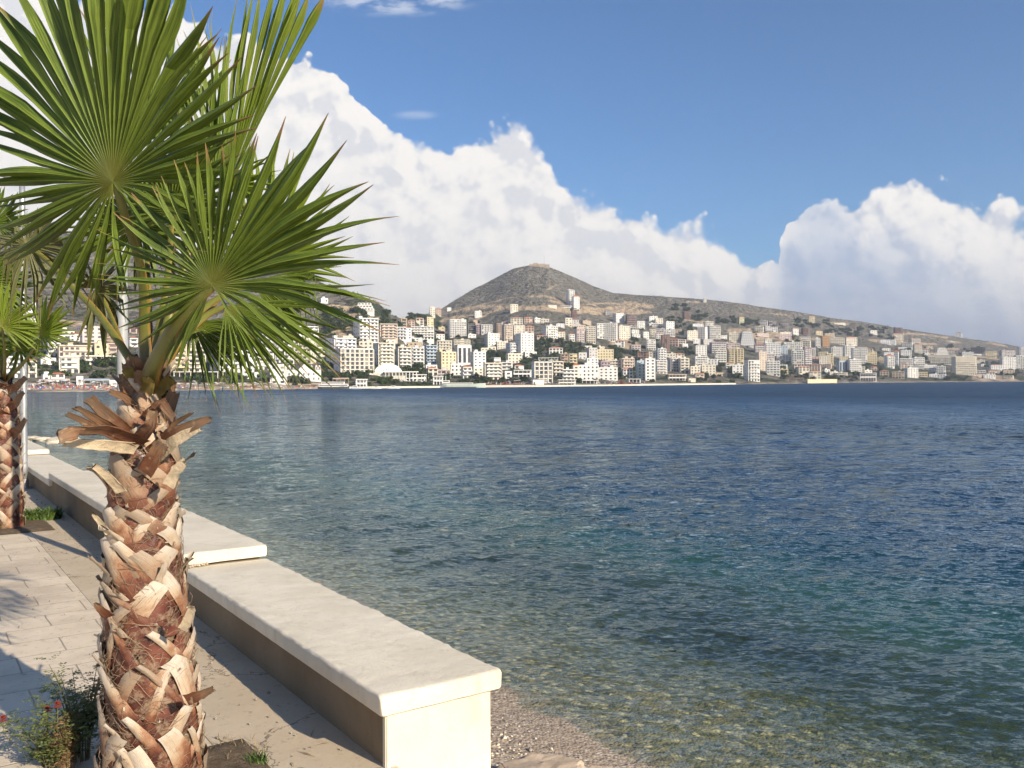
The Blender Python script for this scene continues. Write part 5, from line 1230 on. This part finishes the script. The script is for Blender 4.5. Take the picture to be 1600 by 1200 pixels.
        mb = MB(); i = len(mb.v); ins = 1.6
        mb.v += [(x0 - .3, y0 - .3, hb + .01), (x1 + .3, y0 - .3, hb + .01), (x1 + .3, y1, hb + .01), (x0 - .3, y1, hb + .01), (x0 + ins, y0 + ins, H), (x1 - ins, y0 + ins, H), (x1 - ins, y1 - ins, H), (x0 + ins, y1 - ins, H)]
        for f in ((0, 1, 5, 4), (1, 2, 6, 5), (2, 3, 7, 6), (3, 0, 4, 7), (4, 5, 6, 7)): mb.f.append(f); mb.m.append(0)
        rf = mb.obj('roof', slatem, root)
        for xx_ in (.08, .22, .72, .86, .95):
            mb = MB(); xc = x0 + wdt * xx_; a = math.pi
            mb.poly([(xc + .9 * math.cos(g * math.pi / 8), y0 - .25, hb + .2 + (H - hb) * .75 * math.sin(g * math.pi / 8)) for g in range(9)][::-1])
            rows = [[(xc + .9 * math.cos(g * math.pi / 8), yy_, hb + .2 + (H - hb) * .75 * math.sin(g * math.pi / 8)) for g in range(9)] for yy_ in (y0 - .25, y0 + 1.6)]; mb.grid(rows)
            mb.box(xc - .35, xc + .35, y0 - .30, y0 - .26, hb + .4, hb + .4 + (H - hb) * .35, 1); mb.obj('dormer', [SM['white'], wg], rf)
        mb = MB(); gx0, gx1 = x0 + wdt * .36, x0 + wdt * .66; yy0 = y0 - 1.2
        mb.box(gx0, gx1, yy0, y0 - .31, -5, hb * .99); mb.poly([(gx0 - .5, yy0 - .02, hb), (gx1 + .5, yy0 - .02, hb), ((gx0 + gx1) / 2, yy0 - .02, H)])
        mb.poly([(gx0 - .5, yy0 - .02, hb), ((gx0 + gx1) / 2, yy0 - .02, H), ((gx0 + gx1) / 2, y0 + 2, H), (gx0 - .5, y0 + 2, hb)]); mb.poly([((gx0 + gx1) / 2, yy0 - .02, H), (gx1 + .5, yy0 - .02, hb), (gx1 + .5, y0 + 2, hb), ((gx0 + gx1) / 2, y0 + 2, H)])
        mb.obj('gable', SM['white'], root)
        wme = MB(); wme.box(-.45, .45, -.03, 0, 0, 1.5); wme = wme.mesh('window', [wg]); nn_ = int(wdt / 3)
        for f_ in range(max(1, int(hb / 3.2))):
            for j in range(nn_):
                xc = x0 + wdt * (j + .5) / nn_
                if gx0 - .6 < xc < gx1 + .6: link('window', wme, root, (xc, yy0 - .002, f_ * 3.2 + 1.0))
                else: link('window', wme, root, (xc, y0 - .002, f_ * 3.2 + 1.0))

# domed hall on the waterfront
p, s = base(604, 590); q = p.y / F; al = math.atan2(p.x, p.y)
hall = thing('domed_hall', 'white barrel-domed hall with blue writing above a colonnade on the waterfront', 'hall', (p.x, p.y + 9, p.z), -al)
Wh = 44 * q; mb = MB(); mb.box(-Wh / 2, Wh / 2 + 3, -9, 9, -5, 3.2); mb.obj('base', SM['cream'], hall)
rows = []
for yy_ in (-9, -4.5, 0, 4.5, 9): rows.append([((Wh / 2) * math.cos(a * math.pi / 24), yy_, 3.21 + 7.4 * math.sin(a * math.pi / 24)) for a in range(25)])
mb = MB(); mb.grid(rows); mb.poly(rows[0][::-1]); mb.poly(rows[-1]); mb.obj('dome', SM['white'], hall, False)
for k in range(7):
    mb = MB(); x_ = Wh * .02 + (k - 3) * 1.25 - .3; hgt = 1.0 + (.9 if k in (2, 3, 4) else 0)
    mb.box(x_ - .45, x_ + .45, -9.12, -9.01, 5.2, 5.2 + hgt); mb.obj('sign_letter', SM['blue'], hall)
cm = MB(); cm.box(-.3, .3, -.3, .3, -3, 3.9); cm = cm.mesh('column', [SM['white']])
for j in range(10): link('column', cm, hall, (-2 + j * 2.6, -12.5, 0))
mb = MB(); mb.box(-3, 23, -13.2, -9.05, 3.91, 4.7); mb.obj('canopy', SM['white'], hall)

# castle on the summit
p = terr(840, 1.0); cs = thing('castle', 'low ruined stone castle with a thin mast on the conical summit', 'castle', (p.x, p.y - 4, p.z + 1), 0)
stn = simple('castle_stone', (.36, .30, .22), .9, .3, .2, 0, 20, .2, 0, True)
rc = random.Random(2)
for k, (x_, w_, h_) in enumerate(((-13, 9, 1.5), (-4, 9, 4), (8, 14, 2.2), (20, 10, 1.0))):
    mb = MB(); mb.box(x_ - w_ / 2, x_ + w_ / 2, -5 + k, 9 + k, -8, h_)
    nm = int(w_ / 2)
    for j in range(nm): mb.box(x_ - w_ / 2 + 2 * j + .1, x_ - w_ / 2 + 2 * j + 1.2, -5 + k, -4 + k, h_ + .005, h_ + 1.0)
    mb.obj('curtain_wall' if k != 1 else 'keep', stn, cs)
mb = MB(); mb.tube([(14, 0, 4), (14, 0, 19)], [.35, .15], 6); mb.obj('mast', frame_m, cs)
mb = MB(); mb.tube([(-27, 3, -4), (-27, 3, 14)], [.3, .12], 6); mb.obj('mast', frame_m, cs)

# ferry, boats
def hullmesh(L_, W2, h, deck=0.0):
    rows = []
    for k in range(15):
        x = -L_ / 2 + L_ * k / 14; f = k / 14; wf = W2 / 2 * min(1, (f * 5 + .35)) * (1 - max(0, (f - .7) / .3) ** 2 * .96)
        sh = .25 * h * max(0, f - .6) * 2.5
        rows.append([(x, -wf, h + sh), (x, -wf * .92, .4), (x, -wf * .7, -.6), (x, wf * .7, -.6), (x, wf * .92, .4), (x, wf, h + sh)])
    mb = MB(); mb.grid(rows); mb.poly(rows[0][::-1]); mb.poly(rows[-1])
    mb.grid([[r_[0], r_[5]] for r_ in rows]); return mb
grn = SM['green']; bwh = SM['white']
def ship(u0, u1, Y, label, cat, hullm, decks, name='ferry', stripe=None, fb=1.6, flip=1):
    c0, c1 = at(u0, 600, Y), at(u1, 600, Y); L_ = abs(c1.x - c0.x); c_ = (c0 + c1) / 2
    rt = thing(name, label, cat, (c_.x, Y, 0), 0 if flip > 0 else math.pi)
    W2 = max(1.2, L_ * .2); hullmesh(L_, W2, fb).obj('hull', hullm, rt)
    z = fb + .02
    for k, (a, b__, h) in enumerate(decks):
        mb = MB(); mb.box(L_ * a, L_ * b__, -W2 * .40, W2 * .40, z, z + h); dk = mb.obj('deck_house', bwh, rt)
        mb = MB(); mb.box(L_ * a + .3, L_ * b__ - .3, -W2 * .40 - .04, -W2 * .40 - .004, z + h * .35, z + h * .75); mb.obj('window_band', wg, dk)
        z += h + .02
    if stripe:
        mb = MB(); mb.box(-L_ * .44, L_ * .30, -W2 / 2 - .06, -W2 / 2 - .01, .15, .7); mb.obj('stripe', stripe, rt)
    return rt, z, L_
rt, z, L_ = ship(688, 759, 612, 'long pale-green ferry moored at the waterfront', 'ferry', grn, ((-.46, .22, 1.0), (-.44, -.30, 1.6)), stripe=SM['dark'], fb=2.6)
mb = MB(); mb.tube([(-L_ * .38, 0, z), (-L_ * .38, 0, z + 3)], .25, 6); mb.obj('funnel', grn, rt)
rt, z, L_ = ship(497, 546, 560, 'white tour ferry with dark hull at the end of the beach', 'ferry', SM['dark'], ((-.46, .46, 1.5), (-.38, .34, 1.6)), fb=1.5)
ship(605, 625, 575, 'small white motor boat moored below the domed hall', 'boat', bwh, ((-.2, .15, 1.0),), 'motor_boat', None, .9)
ship(578, 596, 572, 'small white boat moored left of the domed hall', 'boat', bwh, ((-.1, .2, .8),), 'motor_boat', None, .8)
ship(548, 566, 558, 'small blue and white boat beside the dark-hulled ferry', 'boat', SM['blue'], ((-.3, .1, 1.2),), 'motor_boat', None, .9)
# quays and sea walls along the far shore
for (ua, ub, col, hh_, lab) in ((545, 690, 'cream', 1.3, 'low concrete quay below the domed hall'), (758, 832, 'peach', 1.5, 'low peach-toned quay right of the green ferry'), (832, 1000, 'cream', 1.2, 'cream quay along the white hotels below the summit'), (1000, 1150, 'cream', 1.4, 'pale sea wall left of the tall shore tower'),
                               (1262, 1308, 'yellow', 5.0, 'high cream retaining wall on the shore right of centre')):
    n = 10; mb = MB(); pa = []
    for k in range(n + 1):
        u = ua + (ub - ua) * k / n; Yq = interp(u, YC) - 3; a = at(u, 600, Yq); pa.append((a.x, a.y))
    rows = [[(x, y, -2), (x, y, hh_), (x, y + 7, hh_), (x, y + 7, -2)] for x, y in pa]; mb.grid(rows, 0); mb.poly(rows[0]); mb.poly(rows[-1][::-1])
    o = mb.obj('quay', SM[col]); tag(o, lab, 'quay')
    if col == 'cream' or col == 'peach':
        pass

# ---------------------------------------------------------------- trees
crown_m, nt = newmat('tree_foliage'); N = NT(nt)
rnd = N.n('ShaderNodeObjectInfo').outputs['Random']; o3 = N.obj()
c = N.mix(N.smooth(N.noise(o3, .5, 4, .6), .35, .65), (.020, .038, .013), (.052, .080, .026)); c = N.mix(N.math('MULTIPLY', rnd, .5), c, (.060, .075, .030))
N.out(N.princ(c, .8, None, .15))
trunk_m = simple('bark', (.16, .11, .07), .9, .3, 2)
def crown_mesh(seed, n=260, rx=1.0, rz=.62, lumps=7):
    r = random.Random(seed); mb = MB(); L_ = [(Vector((r.uniform(-.6, .6), r.uniform(-.6, .6), r.uniform(-.35, .4) * rz)), r.uniform(.3, .5)) for _ in range(lumps)]
    for k in range(n):
        c_, q_ = L_[k % lumps]; dv = Vector((r.gauss(0, 1), r.gauss(0, 1), r.gauss(0, .8))).normalized(); p_ = c_ + dv * q_ * r.uniform(.55, 1.05); p_.z = max(p_.z, -rz * .55)
        nrm_ = (dv + Vector((r.uniform(-.5, .5), r.uniform(-.5, .5), r.uniform(-.2, .6)))).normalized(); a = nrm_.cross(Vector((r.random(), r.random(), r.random()))).normalized(); b__ = nrm_.cross(a); s_ = r.uniform(.10, .2)
        i = len(mb.v); mb.v += [tuple(p_ + a * s_), tuple(p_ + b__ * s_ * .8), tuple(p_ - a * s_ * .9), tuple(p_ - b__ * s_ * .7)]; mb.f.append((i, i + 1, i + 2, i + 3)); mb.m.append(0)
    return mb.mesh('crown', [crown_m])
crowns = [crown_mesh(k, rz=(.5, .7, .6, .8)[k % 4]) for k in range(8)]
trunkme = MB(); trunkme.tube([(0, 0, -2.5), (.03, 0, -.5), (0, 0, .1)], [.09, .07, .04], 6)
for k in range(3): a = k * 2.1; trunkme.tube([(0, 0, -.45), (math.cos(a) * .35, math.sin(a) * .35, .1)], [.05, .02], 5)
trunkme = trunkme.mesh('trunk', [trunk_m])
rt_ = random.Random(77)
# (x0, x1, y0, y1, count, crown radius in metres, label)
TP = [(58, 70, 572, 600, 3, 3, 'dark green tree left of the beach bars'), (84, 110, 568, 590, 3, 5, 'round-topped pine left of the beach pines behind the pink awnings'), (118, 150, 566, 585, 4, 5, 'broad stone pine in the clump in front of the peach hotel'), (150, 186, 566, 592, 6, 5.5, 'stone pine in the tall clump by the pale lamp post'),
 (250, 282, 572, 588, 4, 4, 'dark tree in front of the cream tower blocks'), (288, 380, 586, 600, 12, 3.4, 'bushy tree in the row behind the sandy beach'), (455, 480, 588, 601, 6, 3.6, 'dark tree before the dark-roofed hotel'), (495, 512, 572, 600, 5, 4, 'tree right of the dark-roofed hotel'), (512, 545, 583, 596, 6, 3.6, 'low tree before the gridded hotel'),
 (548, 575, 578, 592, 6, 4, 'dark tree right of the gridded hotel foot'), (575, 625, 592, 601, 9, 3, 'tree along the shore in front of the domed hall'), (622, 678, 575, 590, 10, 5, 'dark green tree in the clump right of the domed hall'), (672, 682, 584, 596, 3, 4, 'tree left of the white arched pavilion'), (690, 712, 580, 592, 4, 4, 'very dark tree among the white shore houses'), (695, 740, 590, 598, 6, 3, 'tree behind the green ferry'), (738, 790, 588, 598, 9, 3.3, 'tree at the right end of the green ferry'),
 (500, 530, 484, 520, 9, 6, 'scrubby tree on the wooded slope above the white terraces'), (530, 572, 485, 512, 12, 6, 'tree on the steep slope left of the tall white block'), (585, 625, 490, 515, 10, 5.5, 'tree on the ridge right of the tall white block'), (632, 668, 490, 502, 8, 6, 'dark tree on the saddle ridge'), (680, 705, 505, 532, 9, 5, 'tree left of the white slope tower'), (715, 745, 525, 545, 9, 4.5, 'tree below the dark concrete frame'), (650, 700, 524, 534, 8, 4, 'tree below the long white apartments'),
 (745, 775, 540, 565, 10, 5, 'tree on the green slope below the gridded white house'), (775, 800, 552, 562, 6, 5, 'tree beside the grey glazed house'), (835, 870, 530, 570, 16, 6, 'tree in the wooded gully right of the white corner tower'), (870, 915, 535, 552, 12, 6, 'tree in the upper part of the central wood'), (880, 900, 570, 592, 7, 5, 'dark tree left of the white shore hotel'), (800, 830, 560, 585, 10, 5, 'tree behind the grid-fronted shore hotel'), (795, 830, 592, 598, 6, 3.2, 'tree on the quay left of the grid-fronted hotel'),
 (915, 960, 540, 550, 10, 5, 'tree in the green belt above the yellow villa'), (958, 1000, 545, 565, 12, 6, 'tree on the slope right of the yellow villa'), (965, 1000, 576, 594, 9, 5, 'dark tree by the shore left of the pale green block'), (900, 915, 590, 597, 3, 4, 'tree at the foot of the white shore hotel'), (1055, 1085, 545, 560, 9, 5, 'tree on the dark slope below the small white block'), (1075, 1090, 568, 585, 5, 5, 'tall tree right of the cream shore block'), (1095, 1115, 584, 594, 5, 4, 'tree above the pale shore wall'), (1118, 1135, 566, 580, 4, 4, 'tree below the cream balconied pair'),
 (1140, 1160, 570, 592, 8, 5, 'dark tree left of the tall shore tower'), (1040, 1070, 494, 512, 12, 6, 'tree in the scrub above the small white block'), (1065, 1085, 512, 522, 5, 6, 'dark tree in the dip of the middle slope'), (1080, 1112, 486, 500, 7, 7, 'dark tree beside the red brick frame'), (1046, 1075, 476, 486, 8, 7, 'dark tree in the copse high on the brown slope'), (1120, 1150, 496, 506, 9, 7, 'dark tree left of the yellow-green tower'), (1160, 1185, 500, 509, 8, 7, 'dark tree right of the yellow-green tower'),
 (1215, 1250, 562, 592, 14, 5, 'dark tree in the wood right of the stilted white house'), (1222, 1250, 525, 535, 7, 6, 'dark tree above the round white block'), (1240, 1300, 498, 512, 14, 7, 'dark tree in the upper pine belt'), (1290, 1350, 510, 525, 18, 7, 'dark tree in the long pine belt below the ridge'), (1255, 1300, 580, 593, 9, 4.5, 'tree behind the high cream shore wall'), (1300, 1345, 575, 597, 18, 5, 'tree in the thick shore wood'), (1345, 1372, 555, 572, 6, 5, 'tree right of the blue glazed block'),
 (1355, 1375, 545, 555, 4, 6, 'tree behind the yellow block'), (1358, 1395, 512, 530, 10, 7, 'tree in the pines left of the dark red tower'), (1395, 1425, 545, 558, 8, 6, 'tree among the white houses right of the yellow block'), (1425, 1455, 552, 568, 6, 6, 'tree below the brown tower'), (1465, 1515, 588, 594, 10, 4.5, 'low shore tree left of the orange cliff'), (1535, 1560, 565, 574, 6, 6, 'tree right of the big tan tower'), (1560, 1600, 578, 590, 12, 6, 'tree below the far right white towers'), (1365, 1380, 578, 592, 5, 4, 'tree by the white beach bar'),
 (1480, 1530, 541, 553, 6, 6, 'scrubby tree by the dark unfinished block'), (700, 745, 498, 512, 8, 5.5, 'tree below the white house on the bare slope'), (885, 905, 478, 488, 4, 5, 'dark tree in the shade left of the white towers'), (170, 186, 505, 520, 3, 5, 'tree on the slope right of the pink block'), (1020, 1045, 530, 545, 5, 5, 'tree left of the dark red frame'), (985, 1010, 530, 552, 6, 5, 'tree right of the orange cut slope')]
CV = [([tuple(v.co) for v in m_.vertices], [tuple(p_.vertices) for p_ in m_.polygons]) for m_ in crowns]
wv_ = []; wf_ = []
for (a, b__, c_, d_, n, rr_, lab) in TP:
    n1_ = max(1, round(n * .54)); n = round(n * 1.7)
    for k in range(n):
        u = rt_.uniform(a, b__); v = rt_.uniform(c_, d_); p, s = base(u, v + 1)
        if s > .995: pass
        s_ = rr_ * rt_.uniform(.75, 1.35) * (.8 if k >= n1_ else 1); hh_ = s_ * rt_.uniform(.85, 1.15)
        if k >= n1_:
            V_, F_ = CV[k % 8]; i = len(wv_); wv_ += [(p.x + x_ * s_, p.y + y_ * s_, p.z + hh_ * .35 + z_ * hh_) for x_, y_, z_ in V_]; wf_ += [tuple(i + q_ for q_ in f) for f in F_]; continue
        t = thing('tree', lab, 'tree', (p.x, p.y, p.z + hh_ * .42), rt_.uniform(0, 6), 'trees: ' + lab); t.scale = (s_, s_, hh_)
        link('crown', rt_.choice(crowns), t); link('trunk', trunkme, t)
for k in range(330):
    u = rt_.uniform(500, 1600); v = rt_.uniform(interp(u, [(500, 500), (640, 520), (760, 510), (1000, 505), (1200, 518), (1400, 538), (1600, 562)]), vcoast(u) - 3); p, s = base(u, v); s_ = rt_.uniform(2.0, 4.2); V_, F_ = CV[k % 8]; i = len(wv_); wv_ += [(p.x + x_ * s_, p.y + y_ * s_, p.z + s_ * .35 + z_ * s_) for x_, y_, z_ in V_]; wf_ += [tuple(i + q_ for q_ in f) for f in F_]
o = link('woods', np_mesh('woods', wv_, wf_, crown_m, False)); tag(o, 'dark green undergrowth and smaller trees between the houses', 'woods', None, 'stuff')
# bushes on the ridgelines and slopes: uncountable scrub
mb = MB(); rs2 = random.Random(5); sv_ = []; sf = []
protos = [([tuple(v.co) for v in m_.vertices], [tuple(p_.vertices) for p_ in m_.polygons]) for m_ in (crown_mesh(50, 46, lumps=3), crown_mesh(51, 40, lumps=3))]
for k in range(1500):
    u = rs2.uniform(-60, 1640); s = rs2.uniform(.18, 1.0) if rs2.random() < .82 else rs2.uniform(.97, 1.0)
    if rs2.random() < .35 * (1 if s < .97 else 0) + .2 * (u > 1000): continue
    if 780 < u < 900 and s > .85 and u < 850: s = rs2.uniform(.93, 1.0)
    p = terr(u, s); sz = rs2.uniform(.8, 2.6) * (1.3 if s > .96 else 1); V_, F_ = protos[k % 2]; i = len(sv_)
    sv_ += [(p.x + a * sz, p.y + b__ * sz, p.z + sz * .3 + c_ * sz) for a, b__, c_ in V_]; sf += [tuple(i + q_ for q_ in f) for f in F_]
me = np_mesh('scrub', sv_, sf, crown_m, False); o = link('scrub', me); tag(o, 'dark scrub bushes dotted over the dry hillside', 'scrub', None, 'stuff')

# beach: palms, umbrellas, awnings, bathers
pl_leaf = simple('small_palm_leaf', (.07, .11, .03), .6, .4, 3)
def small_palm_mesh(seed):
    r = random.Random(seed); mb = MB()
    for k in range(15):
        a = k * 2.4; e = r.uniform(-.3, .9); L_ = r.uniform(1.6, 2.2); dv = Vector((math.cos(a), math.sin(a), 0))
        P_ = [Vector((0, 0, 0)) + dv * (L_ * x) + Vector((0, 0, e * L_ * x - 1.2 * L_ * x * x * .6)) for x in (0, .35, .7, 1)]; s2 = Vector((-dv.y, dv.x, 0))
        for q_ in range(3):
            w0, w1 = (.12, .5, .45, .08)[q_], (.12, .5, .45, .08)[q_ + 1]; mb.quad(P_[q_] - s2 * w0, P_[q_] + s2 * w0, P_[q_ + 1] + s2 * w1, P_[q_ + 1] - s2 * w1)
    return mb.mesh('crown', [pl_leaf])
spm = [small_palm_mesh(k) for k in range(3)]; stm = MB(); stm.tube([(0, 0, -6), (.1, 0, -3), (0, 0, 0)], [.22, .17, .14], 6); stm = stm.mesh('trunk', [trunk_m])
for k, u in enumerate((262, 290, 296, 308, 318, 334, 345, 356, 368, 380, 392, 404, 415, 424, 452, 458, 79, 108, 600, 606, 612, 842, 862)):
    v = 600 if u < 500 else 598
    p, s = base(u, v); t = thing('palm_tree', 'small palm in the row along the far beach promenade', 'palm tree', (p.x, p.y, p.z + rt_.uniform(4.5, 6.5)), rt_.uniform(0, 6), 'small palms on the far beach'); link('crown', spm[k % 3], t); link('trunk', stm, t)
umc = [SM['white'], SM['cool'], SM['salmon'], SM['blue'], SM['pink'], SM['cream']]
um = []
for k in range(6):
    mb = MB(); n = 8; i = 0
    for g in range(n):
        a, b2_ = 6.283 * g / n, 6.283 * (g + 1) / n; mb.poly([(0, 0, .55), (1.5 * math.cos(a), 1.5 * math.sin(a), 0), (1.5 * math.cos(b2_), 1.5 * math.sin(b2_), 0)])
    um.append(mb.mesh('canopy', [umc[k]]))
pom = MB(); pom.tube([(0, 0, -2.2), (0, 0, .5)], .05, 5); pom = pom.mesh('pole', [frame_m])
UN = ['white', 'cool white', 'salmon', 'pale blue', 'pink', 'cream']
for k in range(64):
    zone2 = k % 3
    u = rt_.uniform(60, 190) if zone2 == 0 else rt_.uniform(260, 460) if zone2 == 1 else rt_.choice((rt_.uniform(625, 680), rt_.uniform(762, 870), rt_.uniform(930, 1000)))
    v = rt_.uniform(601, 607) if u < 500 else rt_.uniform(598.5, 601)
    p, s = base(u, v); c_ = rt_.randrange(6)
    t = thing('beach_umbrella', UN[c_] + ' umbrella ' + ('on the crowded beach beyond the palm trunk' if u < 200 else 'on the open sandy beach' if u < 500 else 'on the far quayside'), 'umbrella', (p.x, p.y, p.z + 2.3), 0, 'beach umbrellas ' + UN[c_] + str(zone2))
    link('canopy', um[c_], t); link('pole', pom, t)
for (a, b__, v, col, lab) in ((62, 82, 601, 'pink', 'pink awning of the leftmost beach bar'), (84, 108, 600, 'pink', 'long pink and white beach bar awning'), (133, 170, 600, 'blue', 'blue-edged awning of the middle beach bar'), (520, 545, 597, 'salmon', 'red awning behind the dark-hulled ferry'), (1210, 1255, 594, 'brick', 'brown restaurant awning on the shore')):
    p, s = base((a + b__) / 2, v); q = p.y / F; w_ = (b__ - a) * q
    t = thing('awning', lab, 'awning', (p.x, p.y, p.z), -math.atan2(p.x, p.y)); mb = MB(); i = len(mb.v)
    mb.v += [(-w_ / 2, -2, 2.4), (w_ / 2, -2, 2.4), (w_ / 2, 2, 3.1), (-w_ / 2, 2, 3.1), (-w_ / 2, -2, 2.1), (w_ / 2, -2, 2.1), (w_ / 2, 2, 2.9), (-w_ / 2, 2, 2.9)]
    for f in ((0, 1, 2, 3), (4, 7, 6, 5), (0, 4, 5, 1), (1, 5, 6, 2), (3, 2, 6, 7), (0, 3, 7, 4)): mb.f.append(f); mb.m.append(0)
    mb.obj('canopy', SM[col], t); pm_ = MB(); pm_.tube([(0, 0, -1), (0, 0, 2.3)], .07, 5); pm_ = pm_.mesh('post', [SM['white']])
    for j in range(5): link('post', pm_, t, (-w_ / 2 + .2 + (w_ - .4) * j / 4, -1.8, 0))
mb = MB(); cr = [simple('bather_' + n_, c_, .8, .3, 3, 0, 20, .2, 0, True) for n_, c_ in (('skin', (.42, .24, .15)), ('red', (.45, .08, .06)), ('blue', (.08, .14, .35)), ('white', (.7, .68, .64)))]
for k in range(420):
    u = rt_.choice((rt_.uniform(45, 195), rt_.uniform(45, 195), rt_.uniform(255, 500), rt_.uniform(760, 870), rt_.uniform(930, 1010))); v = rt_.uniform(603, 609) if u < 500 else rt_.uniform(598.5, 601)
    p, s = base(u, v); h = rt_.choice((.5, .6, 1.6)); mb.tube([p + Vector((0, 0, -.2)), p + Vector((0, 0, h * .5)), p + Vector((0, 0, h * .8)), p + Vector((0, 0, h))], [.15, .24, .2, .1] if h > 1 else [.6, .5, .3, .1], 5, rt_.randrange(4))
o = mb.obj('crowd', cr); tag(o, 'bathers and sunbeds crowded along the far beach', 'crowd', None, 'stuff')

scene.cycles.use_adaptive_sampling = True; scene.cycles.adaptive_threshold = .03; scene.cycles.adaptive_min_samples = 12
scene.cycles.diffuse_bounces = 2; scene.cycles.glossy_bounces = 2; scene.cycles.transmission_bounces = 3; scene.cycles.transparent_max_bounces = 8; scene.cycles.max_bounces = 4
scene.cycles.caustics_reflective = False; scene.cycles.caustics_refractive = False
